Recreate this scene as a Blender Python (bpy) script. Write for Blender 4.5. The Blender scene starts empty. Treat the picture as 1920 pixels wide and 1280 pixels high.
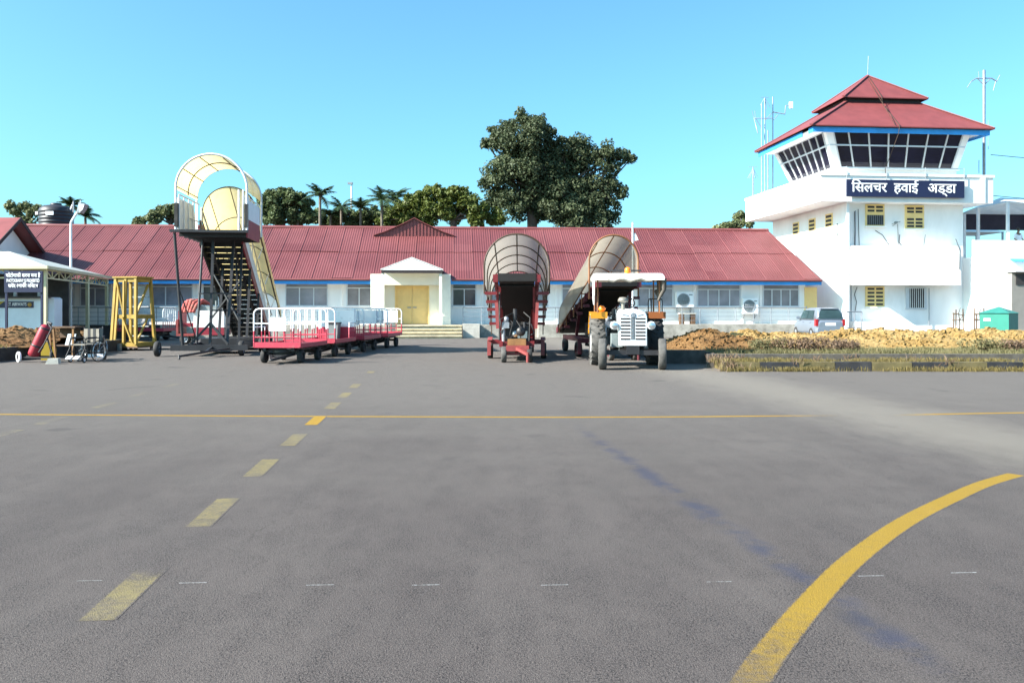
import bpy, math, random
import numpy as np
from mathutils import Vector, Matrix
R = math.radians
sc = bpy.context.scene
col = sc.collection
F, HY, CZ = 1600.0, 579.0, 1.5          # focal length (photo px), horizon row, eye height

def at(px, py, Y):
    return Vector(((px-960)/F*Y, Y, CZ-(py-HY)/F*Y))
def gx(px, Y): return (px-960)/F*Y
def gy(py): return CZ*F/(py-HY)

# ------------------------------------------------------------------ materials
def nd(nt, t, **kw):
    n = nt.nodes.new(t)
    for k, v in kw.items():
        if k in n.inputs: n.inputs[k].default_value = v
        else: setattr(n, k, v)
    return n
def base(name):
    m = bpy.data.materials.new(name); m.use_nodes = True
    nt = m.node_tree
    return m, nt, nt.nodes['Principled BSDF'], nt.links
def c4(c): return (c[0], c[1], c[2], 1)
def mixc(nt, fac, a, b, blend='MIX'):
    n = nt.nodes.new('ShaderNodeMix'); n.data_type = 'RGBA'; n.blend_type = blend
    for sock, v in ((n.inputs[0], fac), (n.inputs[6], a), (n.inputs[7], b)):
        if hasattr(v, 'is_output'): nt.links.new(v, sock)
        elif isinstance(v, (int, float)): sock.default_value = v
        else: sock.default_value = c4(v)
    return n.outputs[2]
def ramp(nt, src, p0, p1, a=0.0, b=1.0):
    n = nt.nodes.new('ShaderNodeMapRange'); n.interpolation_type = 'SMOOTHSTEP'
    nt.links.new(src, n.inputs[0])
    n.inputs[1].default_value = p0; n.inputs[2].default_value = p1
    n.inputs[3].default_value = a; n.inputs[4].default_value = b
    return n.outputs[0]
def math_(nt, op, a, b=None):
    n = nt.nodes.new('ShaderNodeMath'); n.operation = op
    for i, v in enumerate((a, b)):
        if v is None: continue
        if hasattr(v, 'is_output'): nt.links.new(v, n.inputs[i])
        else: n.inputs[i].default_value = v
    return n.outputs[0]
def noise(nt, vec, scale, detail=5, rough=.6, dist=0):
    n = nd(nt, 'ShaderNodeTexNoise', Scale=scale, Detail=detail, Roughness=rough, Distortion=dist)
    nt.links.new(vec, n.inputs['Vector'])
    return n.outputs[0]
def objco(nt, sx=1, sy=1, sz=1):
    tc = nt.nodes.new('ShaderNodeTexCoord')
    if (sx, sy, sz) == (1, 1, 1): return tc.outputs['Object']
    mp = nt.nodes.new('ShaderNodeMapping'); mp.inputs['Scale'].default_value = (sx, sy, sz)
    nt.links.new(tc.outputs['Object'], mp.inputs[0]); return mp.outputs[0]
def bump(nt, L, p, h, strength, dist):
    b = nd(nt, 'ShaderNodeBump', Strength=strength, Distance=dist)
    L.new(h, b.inputs['Height']); L.new(b.outputs[0], p.inputs['Normal'])

BRIGHT = set("white_wall cream_wall aluminium_frame office_glass dark_cab_glass bare_window_glass yellow_door_paint yellow_shutter_paint cream_step pale_concrete weathered_concrete white_painted_steel white_board stair_white tractor_white tarpaulin_white number_plate white_letter pale_kiosk_panel pavilion_sheet chrome galvanised_pipe white_shirt silver_car_paint car_glass navy_sign_face rubber black_steel black_tank_plastic shaded_interior amber_lens dusty_rubber cream_truss_paint".split())
KA = .54          # painted and natural surfaces: weathered albedo
def dim(c): return tuple(x*KA for x in c)
def mat(name, c, rough=.6, metal=0, var=.18, scale=2.5, bmp=0, bscale=30, spec=.5, stretch=(1, 1, 1), dirt=None, dirt_amt=.5, dscale=1.2):
    if name not in BRIGHT:
        c = dim(c); dirt = dim(dirt) if dirt else None
    m, nt, p, L = base(name)
    v = objco(nt, *stretch)
    n = ramp(nt, noise(nt, v, scale), .3, .7)
    o = mixc(nt, n, [x*(1-var) for x in c], [min(1, x*(1+var*.6)) for x in c])
    if dirt:
        d = ramp(nt, noise(nt, v, dscale, 8, .7, .4), .5, .75, 0, dirt_amt)
        o = mixc(nt, d, o, dirt)
    L.new(o, p.inputs['Base Color'])
    p.inputs['Roughness'].default_value = rough; p.inputs['Metallic'].default_value = metal
    p.inputs['Specular IOR Level'].default_value = spec
    if bmp: bump(nt, L, p, noise(nt, v, bscale, 6), bmp, .03)
    return m
def two_tone(name, zsplit, low, high, rough=.5):
    m, nt, p, L = base(name)
    v = objco(nt)
    s = nt.nodes.new('ShaderNodeSeparateXYZ'); L.new(v, s.inputs[0])
    f = math_(nt, 'GREATER_THAN', s.outputs[2], zsplit)
    o = mixc(nt, f, low, high)
    g = ramp(nt, noise(nt, v, 6, 8, .7), .5, .72, 0, .35)
    o = mixc(nt, g, o, (.25, .17, .13))
    L.new(o, p.inputs['Base Color']); p.inputs['Roughness'].default_value = rough
    return m
def leafmat(name, a, b, rough=.5, trans=.25):
    m, nt, p, L = base(name)
    g = nt.nodes.new('ShaderNodeNewGeometry')
    n2 = ramp(nt, noise(nt, objco(nt), .35, 3), .35, .65)
    o = mixc(nt, g.outputs['Random Per Island'], a, b)
    o = mixc(nt, math_(nt, 'MULTIPLY', n2, .5), o, [x*.6 for x in a])
    L.new(o, p.inputs['Base Color']); p.inputs['Roughness'].default_value = rough
    p.inputs['Specular IOR Level'].default_value = .35
    t = nt.nodes.new('ShaderNodeBsdfTranslucent'); L.new(o, t.inputs[0])
    mx = nt.nodes.new('ShaderNodeMixShader'); mx.inputs[0].default_value = trans
    L.new(p.outputs[0], mx.inputs[1]); L.new(t.outputs[0], mx.inputs[2])
    L.new(mx.outputs[0], nt.nodes['Material Output'].inputs[0])
    return m
def sheetmat(name, c, alpha, tc, grime=(.3, .25, .15)):
    # thin fibreglass: reflects, lets tinted light through
    m, nt, p, L = base(name)
    v = objco(nt)
    d = ramp(nt, noise(nt, v, 1.6, 8, .7, .5), .45, .75, 0, .35)
    o = mixc(nt, d, c, grime)
    L.new(o, p.inputs['Base Color']); p.inputs['Roughness'].default_value = .35
    t = nt.nodes.new('ShaderNodeBsdfTranslucent'); L.new(mixc(nt, d, tc, grime), t.inputs[0])
    mx = nt.nodes.new('ShaderNodeMixShader'); mx.inputs[0].default_value = .5
    L.new(p.outputs[0], mx.inputs[1]); L.new(t.outputs[0], mx.inputs[2])
    tr = nt.nodes.new('ShaderNodeBsdfTransparent'); tr.inputs[0].default_value = c4([.6+.4*x for x in c])
    m2 = nt.nodes.new('ShaderNodeMixShader'); m2.inputs[0].default_value = 1-alpha
    L.new(mx.outputs[0], m2.inputs[1]); L.new(tr.outputs[0], m2.inputs[2])
    L.new(m2.outputs[0], nt.nodes['Material Output'].inputs[0])
    return m

def asphalt_nodes(nt, L, p):
    v = objco(nt)
    s = nt.nodes.new('ShaderNodeSeparateXYZ'); L.new(v, s.inputs[0])
    X, Y = s.outputs[0], s.outputs[1]
    big = noise(nt, objco(nt, 1, .2, 1), .8, 5, .55, .4)
    mid = noise(nt, objco(nt, 1, .45, 1), 2.6, 7, .72)
    fine = noise(nt, v, 130, 3, .7)
    pits = noise(nt, objco(nt, 1, .8, 1), 95, 3, .6)
    grain = nd(nt, 'ShaderNodeTexVoronoi', Scale=190.0); L.new(v, grain.inputs['Vector'])
    rawm = ramp(nt, math_(nt, 'ADD', math_(nt, 'MULTIPLY', mid, .5), math_(nt, 'MULTIPLY', noise(nt, objco(nt, 1, .5, 1), 5, 6, .75), .5)), .40, .62)   # where the binder has worn away
    o = mixc(nt, ramp(nt, big, .3, .7), (.060, .0495, .0475), (.085, .0715, .067))
    o = mixc(nt, ramp(nt, mid, .42, .72, 0, .4), o, (.050, .042, .042))
    o = mixc(nt, math_(nt, 'MULTIPLY', ramp(nt, grain.outputs['Distance'], .05, .6, .75, 0), 1.0), o, (.150, .128, .117))
    pm = math_(nt, 'MULTIPLY', ramp(nt, pits, .50, .60, 0, .9), math_(nt, 'ADD', math_(nt, 'MULTIPLY', rawm, .75), .25))
    o = mixc(nt, pm, o, (.014, .012, .013))
    o = mixc(nt, ramp(nt, fine, .54, .68, 0, .7), o, (.20, .172, .156))
    # old patch joints and hairline cracks
    ck = nd(nt, 'ShaderNodeTexVoronoi', Scale=.22); ck.feature = 'DISTANCE_TO_EDGE'
    wv = nt.nodes.new('ShaderNodeVectorMath'); wv.operation = 'ADD'; wn_ = nd(nt, 'ShaderNodeTexNoise', Scale=1.6, Detail=6.0); L.new(v, wn_.inputs['Vector'])
    L.new(v, wv.inputs[0]); L.new(wn_.outputs['Color'], wv.inputs[1]); L.new(wv.outputs[0], ck.inputs['Vector'])
    o = mixc(nt, math_(nt, 'MULTIPLY', ramp(nt, ck.outputs['Distance'], .0028, .0006, 0, .22), ramp(nt, big, .48, .56)), o, (.022, .019, .019))
    # apron colour grows paler with distance from the camera
    wob = math_(nt, 'ADD', Y, math_(nt, 'MULTIPLY', noise(nt, objco(nt, .3, 1, 1), .9, 5), 7))
    o = mixc(nt, ramp(nt, wob, 6.5, 20, 0, .8), o, (.130, .115, .104))
    # dusty wheel track curving off to the right
    cx = math_(nt, 'ADD', math_(nt, 'MULTIPLY', math_(nt, 'SUBTRACT', 19.8, Y), .12), 4.35)
    dx = math_(nt, 'ABSOLUTE', math_(nt, 'SUBTRACT', X, cx))
    dx = math_(nt, 'ADD', dx, math_(nt, 'MULTIPLY', math_(nt, 'SUBTRACT', mid, .5), .9))
    near = ramp(nt, Y, 5, 9)
    o = mixc(nt, math_(nt, 'MULTIPLY', ramp(nt, dx, 1.7, .1, 0, .62), near), o, (.20, .178, .15))
    # blue spill
    bx = math_(nt, 'ADD', math_(nt, 'MULTIPLY', math_(nt, 'SUBTRACT', 8.0, Y), .13), 1.2)
    bd = math_(nt, 'ABSOLUTE', math_(nt, 'SUBTRACT', X, bx))
    bd = math_(nt, 'ADD', bd, math_(nt, 'MULTIPLY', math_(nt, 'SUBTRACT', noise(nt, v, 3, 3), .5), .25))
    bm = math_(nt, 'MULTIPLY', ramp(nt, bd, .15, .0, 0, .9), ramp(nt, noise(nt, v, 1.9, 5, .7), .40, .58))
    bm = math_(nt, 'MULTIPLY', bm, math_(nt, 'MULTIPLY', ramp(nt, Y, 3.2, 3.9), ramp(nt, Y, 12, 8.5)))
    o = mixc(nt, math_(nt, 'MULTIPLY', bm, .8), o, (.040, .043, .070))
    # oil stains
    oil = ramp(nt, noise(nt, v, .8, 2, .4, .6), .68, .76, 0, .35)
    o = mixc(nt, oil, o, (.03, .028, .03))
    p.inputs['Roughness'].default_value = .88; p.inputs['Specular IOR Level'].default_value = .18
    h = math_(nt, 'SUBTRACT', math_(nt, 'ADD', math_(nt, 'MULTIPLY', fine, .7), math_(nt, 'MULTIPLY', grain.outputs['Distance'], .6)), math_(nt, 'MULTIPLY', pm, .7))
    bump(nt, L, p, h, .6, .009)
    return o, fine
def asphalt():
    m, nt, p, L = base('asphalt')
    o, _ = asphalt_nodes(nt, L, p); L.new(o, p.inputs['Base Color'])
    return m
def paint(name, c, wear, scale=14, low=0.0, worn_c=None):
    """road paint rubbed down to the asphalt under it; 'edge' and 'fade' are stored along each strip"""
    c = dim(c)
    m, nt, p, L = base(name)
    a, fine = asphalt_nodes(nt, L, p)
    v = objco(nt)
    n = noise(nt, v, scale, 8, .75); n2 = noise(nt, v, 1.6, 4); n3 = noise(nt, v, 60, 4, .7)
    f = math_(nt, 'ADD', math_(nt, 'ADD', math_(nt, 'MULTIPLY', n, .4), math_(nt, 'MULTIPLY', n2, .3)), math_(nt, 'MULTIPLY', n3, .3))
    f = ramp(nt, f, wear-.10, wear+.10, low, 1)
    at_ = nt.nodes.new('ShaderNodeAttribute'); at_.attribute_name = 'edge'
    fd = nt.nodes.new('ShaderNodeAttribute'); fd.attribute_name = 'fade'
    e = math_(nt, 'ADD', at_.outputs['Fac'], math_(nt, 'MULTIPLY', math_(nt, 'SUBTRACT', n3, .5), .45))
    f = math_(nt, 'MULTIPLY', f, ramp(nt, e, .04, .22))
    g = math_(nt, 'ADD', fd.outputs['Fac'], math_(nt, 'MULTIPLY', math_(nt, 'SUBTRACT', n, .5), .9))
    f = math_(nt, 'MULTIPLY', f, ramp(nt, g, .1, .8))
    cc = mixc(nt, ramp(nt, fine, .35, .6, .6, 0), c, [x*.5 for x in c])
    cc = mixc(nt, ramp(nt, n2, .35, .65, 0, .35), cc, [x*.75 for x in c])
    o = mixc(nt, f, a, cc)
    L.new(o, p.inputs['Base Color'])
    return m
def roofmat(name, a, b, dirt):
    m, nt, p, L = base(name)
    v = objco(nt)
    s = nt.nodes.new('ShaderNodeSeparateXYZ'); L.new(v, s.inputs[0])
    # each sheet weathers a little differently
    sh = math_(nt, 'FLOOR', math_(nt, 'DIVIDE', s.outputs[0], 1.08))
    row = math_(nt, 'FLOOR', math_(nt, 'DIVIDE', s.outputs[1], 2.95))
    w = nt.nodes.new('ShaderNodeTexWhiteNoise'); w.noise_dimensions = '2D'
    cb = nt.nodes.new('ShaderNodeCombineXYZ'); L.new(sh, cb.inputs[0]); L.new(row, cb.inputs[1]); L.new(cb.outputs[0], w.inputs['Vector'])
    o = mixc(nt, w.outputs['Value'], a, b)
    st = noise(nt, objco(nt, 2.2, .25, .25), 1.4, 6, .65)
    o = mixc(nt, ramp(nt, st, .48, .75, 0, .5), o, dirt)
    o = mixc(nt, ramp(nt, noise(nt, v, 1.1, 8, .75, .5), .6, .72, 0, .55), o, (.10, .038, .026))
    g = noise(nt, v, .25, 4)
    o = mixc(nt, ramp(nt, g, .4, .7, 0, .5), o, [min(1, x*1.25) for x in b])
    L.new(o, p.inputs['Base Color']); p.inputs['Roughness'].default_value = .55
    p.inputs['Specular IOR Level'].default_value = .35
    return m
def soilmat(name, a, b, d):
    a, b, d = dim(a), dim(b), dim(d)
    m, nt, p, L = base(name)
    v = objco(nt)
    o = mixc(nt, ramp(nt, noise(nt, v, 1.1, 5), .35, .65), a, b)
    o = mixc(nt, ramp(nt, noise(nt, v, 9, 6, .7), .5, .7, 0, .7), o, d)
    L.new(o, p.inputs['Base Color']); p.inputs['Roughness'].default_value = .95
    p.inputs['Specular IOR Level'].default_value = .1
    bump(nt, L, p, noise(nt, v, 22, 8, .7), .8, .06)
    return m
def glassmat(name, c, rough=.06, var=.3):
    m = mat(name, c, rough, 0, var, .8, spec=.8)
    return m

M = {}
M['asphalt'] = asphalt()
M['yellow'] = paint('yellow_paint', (.62, .37, .055), .36, low=.4)
M['yellow_curve'] = paint('yellow_curve_paint', (.56, .35, .05), .40, low=.3)
M['yellow_worn'] = paint('worn_yellow_paint', (.44, .355, .165), .52, 9, low=.22)
M['yellow_faint'] = paint('faint_yellow_paint', (.42, .36, .22), .56, 8, low=.05)
M['chalk'] = paint('chalk_white', (.8, .8, .8), .50, 40)
WALLW = (.87, .865, .85)
M['white'] = mat('white_wall', WALLW, .75, var=.06, scale=.8, bmp=.1, dirt=(.55, .55, .52), dirt_amt=.25, dscale=.7, stretch=(1, 1, .35))
M['cream'] = mat('cream_wall', (.86, .82, .70), .75, var=.07, scale=.8, bmp=.1)
M['roof'] = roofmat('red_corrugated_sheet', (.112, .0280, .0305), (.148, .045, .047), (.080, .027, .030))
M['roof_flat'] = mat('red_roof_paint', (.36, .085, .083), .55, var=.14, scale=1.2, dirt=(.24, .07, .07), dirt_amt=.4, dscale=.8)
M['ridge'] = mat('ridge_cap_red', (.33, .085, .085), .55, var=.15)
M['blue'] = mat('blue_fascia', (.08, .62, 1.5), .5, var=.15, scale=1)
M['fasc_dark'] = mat('dark_gutter', (.05, .035, .035), .6)
M['alu'] = mat('aluminium_frame', (.62, .64, .67), .4, .25, var=.06)
M['glass'] = glassmat('office_glass', (.27, .265, .31), .14)
M['glass_l'] = glassmat('curtained_glass', (.42, .40, .44), .2)
M['glass_d'] = glassmat('dark_cab_glass', (.010, .010, .024), .05)
M['glass_d'].node_tree.nodes['Principled BSDF'].inputs['Specular IOR Level'].default_value = .3
M['glass_b'] = glassmat('bare_window_glass', (.06, .06, .075), .06)
M['door_y'] = mat('yellow_door_paint', (.80, .56, .22), .5, var=.07)
M['shut_y'] = mat('yellow_shutter_paint', (.86, .62, .25), .5, var=.08)
M['slot'] = mat('shutter_gap_dark', (.07, .06, .06), .6)
M['conc'] = mat('weathered_concrete', (.36, .335, .29), .9, var=.3, scale=2.2, bmp=.4, dirt=(.13, .12, .10), dirt_amt=.8, dscale=1.5)
M['conc_l'] = mat('pale_concrete', (.48, .46, .41), .9, var=.2, scale=3, bmp=.3, dirt=(.2, .18, .15), dirt_amt=.5, dscale=2)
M['step'] = mat('cream_step', (.58, .50, .34), .85, var=.2, scale=3, bmp=.2, dirt=(.25, .2, .13), dirt_amt=.6, dscale=2.5)
M['plinth_d'] = mat('dark_plinth', (.045, .045, .055), .7, var=.3)
M['metal'] = mat('galvanised_pipe', (.30, .32, .35), .5, .5, var=.15)
M['metal_w'] = mat('white_painted_steel', (.75, .76, .78), .45, var=.08, dirt=(.4, .33, .25), dirt_amt=.3, dscale=5)
M['black'] = mat('black_steel', (.022, .021, .024), .5, var=.3)
M['rubber'] = mat('rubber', (.028, .027, .027), .8, var=.35, scale=8, dirt=(.12, .11, .10), dirt_amt=.5, dscale=4)
M['rubber_g'] = mat('dusty_rubber', (.085, .08, .075), .85, var=.3, scale=8, dirt=(.2, .18, .16), dirt_amt=.6, dscale=4)
M['red'] = mat('red_loader_paint', (.29, .026, .032), .45, var=.22, scale=4, dirt=(.14, .05, .05), dirt_amt=.55, dscale=3)
M['red_l'] = mat('sun_faded_red_paint', (.46, .085, .08), .5, var=.2, scale=4, dirt=(.3, .1, .07), dirt_amt=.5, dscale=5)
M['pit'] = mat('oily_black', (.012, .010, .010), .8)
M['maroon'] = mat('maroon_paint', (.19, .028, .045), .5, var=.25, scale=4)
M['brown'] = mat('brown_hoop_steel', (.10, .055, .03), .6, var=.3)
M['orange_rust'] = mat('orange_hoop_steel', (.45, .18, .07), .6, var=.3)
M['cream_fg'] = sheetmat('cream_fibreglass', (.82, .70, .40), .93, (.85, .68, .32))
M['grey_fg'] = sheetmat('grey_fibreglass', (.36, .35, .33), .80, (.34, .32, .28), (.25, .23, .19))
M['beige_fg'] = sheetmat('beige_fibreglass', (.42, .385, .31), .82, (.42, .38, .30), (.25, .22, .18))
M['cart'] = two_tone('cart_red_and_white', .90, (.40, .03, .06), (.80, .82, .82))
M['cart_bed'] = mat('cart_deck_red', (.30, .05, .06), .6, var=.3, dirt=(.16, .1, .08), dirt_amt=.6, dscale=4)
M['board_w'] = mat('white_board', (.82, .83, .84), .5, var=.04)
M['two_stair'] = mat('stair_white', (.78, .79, .80), .45, var=.06, dirt=(.45, .4, .35), dirt_amt=.3)
M['stair_red'] = mat('stair_red', (.42, .03, .06), .45, var=.15)
M['yel_wood'] = mat('yellow_painted_timber', (.58, .37, .045), .6, var=.25, scale=4, stretch=(1, 1, .4), dirt=(.35, .2, .05), dirt_amt=.5, dscale=4)
M['wood'] = mat('bare_wood', (.42, .21, .07), .7, var=.3, scale=5, stretch=(1, 1, .3))
M['wood_b'] = mat('brown_wood', (.20, .11, .06), .7, var=.3, scale=5)
M['ext_red'] = mat('extinguisher_red', (.55, .035, .06), .35, var=.1)
M['chrome'] = mat('chrome', (.75, .76, .78), .2, .9, var=.05)
M['canvas'] = mat('seat_canvas', (.40, .36, .30), .85, var=.15)
M['canvas_d'] = mat('dark_seat_vinyl', (.03, .03, .04), .6)
M['tr_white'] = mat('tractor_white', (.78, .80, .82), .4, var=.06, dirt=(.45, .4, .33), dirt_amt=.3, dscale=3)
M['tr_grey'] = mat('tractor_grey_green', (.36, .42, .42), .6, var=.2, dirt=(.15, .14, .12), dirt_amt=.6, dscale=4)
M['orange'] = mat('orange_fender', (.85, .36, .015), .4, var=.08)
M['orange_d'] = mat('burnt_orange_fender', (.42, .13, .03), .45, var=.15)
M['amber'] = mat('amber_lens', (.95, .22, .02), .2, var=.05)
M['hood_c'] = mat('tarpaulin_white', (.80, .79, .76), .7, var=.08, dirt=(.5, .46, .4), dirt_amt=.35)
M['tarp_d'] = mat('tarpaulin_brown', (.20, .17, .14), .8, var=.25)
M['car'] = mat('silver_car_paint', (.27, .31, .37), .3, .5, var=.03)
M['car_glass'] = glassmat('car_glass', (.03, .055, .06), .12)
M['car_glass'].node_tree.nodes['Principled BSDF'].inputs['Specular IOR Level'].default_value = .25
M['tail'] = mat('tail_lamp_red', (.60, .02, .03), .2, var=.05)
M['plate'] = mat('number_plate', (.85, .85, .85), .4, var=.02)
M['green'] = mat('green_cabinet_paint', (.02, .30, .22), .45, var=.08)
M['green_r'] = mat('green_cabinet_roof', (.05, .33, .27), .5, var=.1)
M['navy'] = mat('navy_sign_face', (.012, .016, .055), .45, var=.1)
M['letter'] = mat('white_letter', (.85, .86, .88), .5, var=.02)
M['kiosk'] = mat('pale_kiosk_panel', (.66, .74, .82), .55, var=.06)
M['sign_y'] = mat('yellow_stripe', (.80, .56, .04), .5, var=.04)
M['gold'] = mat('gold_emblem', (.75, .42, .08), .4, var=.04)
M['pav'] = mat('pavilion_sheet', (.47, .47, .41), .5, var=.12, scale=1, dirt=(.4, .4, .34), dirt_amt=.4)
M['pav_steel'] = mat('cream_truss_paint', (.58, .55, .36), .5, var=.1)
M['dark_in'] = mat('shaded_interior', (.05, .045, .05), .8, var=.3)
M['tank'] = mat('black_tank_plastic', (.025, .025, .032), .5, var=.2)
M['soil_o'] = soilmat('orange_soil', (.52, .33, .12), (.64, .45, .20), (.40, .23, .08))
M['soil_b'] = soilmat('brown_soil', (.30, .165, .07), (.42, .24, .10), (.18, .10, .055))
M['soil_l'] = soilmat('red_brown_soil', (.32, .17, .08), (.42, .25, .12), (.20, .10, .05))
M['verge'] = soilmat('dry_verge', (.26, .22, .10), (.34, .27, .12), (.15, .15, .06))
M['kerb_y'] = mat('worn_yellow_kerb', (.27, .215, .09), .85, var=.3, scale=3, bmp=.3, dirt=(.18, .15, .09), dirt_amt=.8, dscale=2)
M['kerb_k'] = mat('worn_black_and_shade_kerb', (.05, .05, .058), .85, var=.4, scale=3, bmp=.3, dirt=(.14, .13, .11), dirt_amt=.6, dscale=3)
M['kerb_c'] = mat('dirty_kerb', (.17, .15, .13), .9, var=.35, scale=3, bmp=.4, dirt=(.07, .065, .06), dirt_amt=.8, dscale=1.4)
M['net'] = mat('dark_shade_net', (.05, .04, .07), .9)
M['skin'] = mat('skin', (.30, .17, .11), .55, var=.05)
M['hair'] = mat('hair', (.015, .012, .01), .6)
M['shirt'] = mat('white_shirt', (.75, .78, .82), .8, var=.05)
M['trouser'] = mat('dark_trousers', (.04, .04, .06), .8)
M['trunk'] = mat('bark', (.16, .12, .09), .9, var=.35, scale=6, bmp=.6, bscale=12, stretch=(1, 1, .3))
M['palm_trunk'] = mat('palm_bark', (.26, .22, .17), .9, var=.3, scale=6, bmp=.4)
M['grey_wall'] = mat('grey_rendered_wall', (.45, .42, .38), .8, var=.08)
M['plaid'] = mat('striped_cloth', (.75, .16, .14), .9, var=.5, scale=5, dirt=(.8, .6, .42), dirt_amt=.95, dscale=2.6)
M['brass'] = mat('filter_bowl', (.5, .45, .38), .4, .4)
M['leaf_big'] = leafmat('dark_tree_leaf', (.048, .068, .030), (.125, .15, .072), .65, .25)
M['leaf_ol'] = leafmat('olive_tree_leaf', (.085, .115, .022), (.16, .185, .035), .55, .3)
M['leaf_mid'] = leafmat('mid_green_leaf', (.07, .105, .04), (.16, .19, .075), .6, .3)
M['leaf_pale'] = leafmat('pale_feathery_leaf', (.12, .15, .06), (.22, .23, .11), .6, .3)
M['leaf_palm'] = leafmat('palm_leaf', (.03, .06, .025), (.09, .13, .05), .4, .2)
M['grass_dry'] = leafmat('dry_grass_blade', (.22, .165, .06), (.17, .145, .05), .7, .3)
M['weed'] = leafmat('weed_leaf', (.12, .12, .05), (.24, .20, .10), .7, .3)
M['weed_p'] = leafmat('brown_weed_leaf', (.15, .09, .06), (.24, .17, .11), .7, .25)

# ------------------------------------------------------------------ mesh builder
class MB:
    def __init__(s): s.v = []; s.f = []; s.m = []; s.mi = 0; s.sm = []
    def add(s, vs, fs, smooth=False):
        o = len(s.v); s.v += [tuple(v) for v in vs]
        for f in fs: s.f.append([i+o for i in f]); s.m.append(s.mi); s.sm.append(smooth)
        return s
    def box(s, x0, x1, y0, y1, z0, z1):
        vs = [(x0,y0,z0),(x1,y0,z0),(x1,y1,z0),(x0,y1,z0),(x0,y0,z1),(x1,y0,z1),(x1,y1,z1),(x0,y1,z1)]
        return s.add(vs, [(0,3,2,1),(4,5,6,7),(0,1,5,4),(1,2,6,5),(2,3,7,6),(3,0,4,7)])
    def cbox(s, c, sz): return s.box(c[0]-sz[0]/2, c[0]+sz[0]/2, c[1]-sz[1]/2, c[1]+sz[1]/2, c[2]-sz[2]/2, c[2]+sz[2]/2)
    def bar(s, p, q, w, h=None, up=(0, 0, 1)):
        h = h or w; p = Vector(p); q = Vector(q); d = (q-p).normalized(); u = Vector(up)
        if abs(d.dot(u)) > .98: u = Vector((0, 1, 0))
        a = d.cross(u).normalized(); b = a.cross(d).normalized()
        vs = []
        for e in (p, q):
            for i, j in ((-1,-1),(1,-1),(1,1),(-1,1)): vs.append(e+a*i*w/2+b*j*h/2)
        return s.add(vs, [(3,2,1,0),(4,5,6,7),(0,1,5,4),(1,2,6,5),(2,3,7,6),(3,0,4,7)])
    def tube(s, pts, r, n=8, closed=False, cap=True):
        pts = [Vector(p) for p in pts]; N = len(pts)
        rs = r if isinstance(r, (list, tuple)) else [r]*N
        ref = None; rings = []
        for i, p in enumerate(pts):
            if closed: d = pts[(i+1) % N]-pts[i-1]
            else: d = pts[min(i+1, N-1)]-pts[max(i-1, 0)]
            d.normalize()
            if ref is None: ref = Vector((0, 0, 1)) if abs(d.z) < .9 else Vector((1, 0, 0))
            a = d.cross(ref)
            if a.length < 1e-4: a = d.cross(Vector((0, 1, 0)))
            a.normalize(); b = a.cross(d).normalized(); ref = b
            rings.append([p+(a*math.cos(2*math.pi*k/n)+b*math.sin(2*math.pi*k/n))*rs[i] for k in range(n)])
        vs = [v for g in rings for v in g]; fs = []
        for i in range(N if closed else N-1):
            for k in range(n):
                a0 = i*n+k; a1 = i*n+(k+1) % n; b0 = ((i+1) % N)*n+k; b1 = ((i+1) % N)*n+(k+1) % n
                fs.append((a0, b0, b1, a1))
        s.add(vs, fs, True)
        if cap and not closed:
            s.add(rings[0], [tuple(range(n))]); s.add(rings[-1], [tuple(reversed(range(n)))])
        return s
    def lathe(s, prof, c=(0, 0, 0), axis='z', n=24):
        vs = []; fs = []
        for (r, h) in prof:
            for k in range(n):
                a = 2*math.pi*k/n; x, y = r*math.cos(a), r*math.sin(a)
                p = {'z': (x, y, h), 'x': (h, x, y), 'y': (y, h, x)}[axis]
                vs.append((p[0]+c[0], p[1]+c[1], p[2]+c[2]))
        for i in range(len(prof)-1):
            for k in range(n): fs.append((i*n+k, i*n+(k+1) % n, (i+1)*n+(k+1) % n, (i+1)*n+k))
        return s.add(vs, fs, True)
    def poly(s, pts): return s.add(pts, [tuple(range(len(pts)))])
    def prism(s, pts, d):
        n = len(pts); d = Vector(d); a = [Vector(p) for p in pts]; b = [p+d for p in a]
        return s.add(a+b, [tuple(range(n))[::-1], tuple(range(n, 2*n))] + [(i, (i+1) % n, n+(i+1) % n, n+i) for i in range(n)])
    def build(s, name, m, parent=None, label=None, cat=None, group=None, kind=None, loc=None, rz=0):
        me = bpy.data.meshes.new(name); me.from_pydata(s.v, [], s.f); me.validate(); me.update()
        ms = m if isinstance(m, list) else [m]
        for x in ms: me.materials.append(M[x] if isinstance(x, str) else x)
        if len(me.polygons) == len(s.m):
            me.polygons.foreach_set('material_index', s.m); me.polygons.foreach_set('use_smooth', s.sm)
        import bmesh
        bm = bmesh.new(); bm.from_mesh(me); bmesh.ops.recalc_face_normals(bm, faces=bm.faces); bm.to_mesh(me); bm.free()
        o = bpy.data.objects.new(name, me); col.objects.link(o)
        if parent: o.parent = parent
        if loc is not None: o.location = loc
        o.rotation_euler.z = rz
        return tag(o, label, cat, group, kind)
def tag(o, label=None, cat=None, group=None, kind=None):
    for k, v in (('label', label), ('category', cat), ('group', group), ('kind', kind)):
        if v: o[k] = v
    return o
def thing(name, label, cat, loc=(0, 0, 0), rz=0, group=None):
    o = bpy.data.objects.new(name, None); col.objects.link(o); o.empty_display_size = .2
    o.location = loc; o.rotation_euler.z = rz
    return tag(o, label, cat, group)
def dup(root, loc, rz, label):
    def cp(o, par):
        c = o.copy(); col.objects.link(c)
        if par: c.parent = par
        for ch in list(o.children): cp(ch, c)
        return c
    r = cp(root, None); r.location = loc; r.rotation_euler.z = rz; r['label'] = label
    return r
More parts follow.
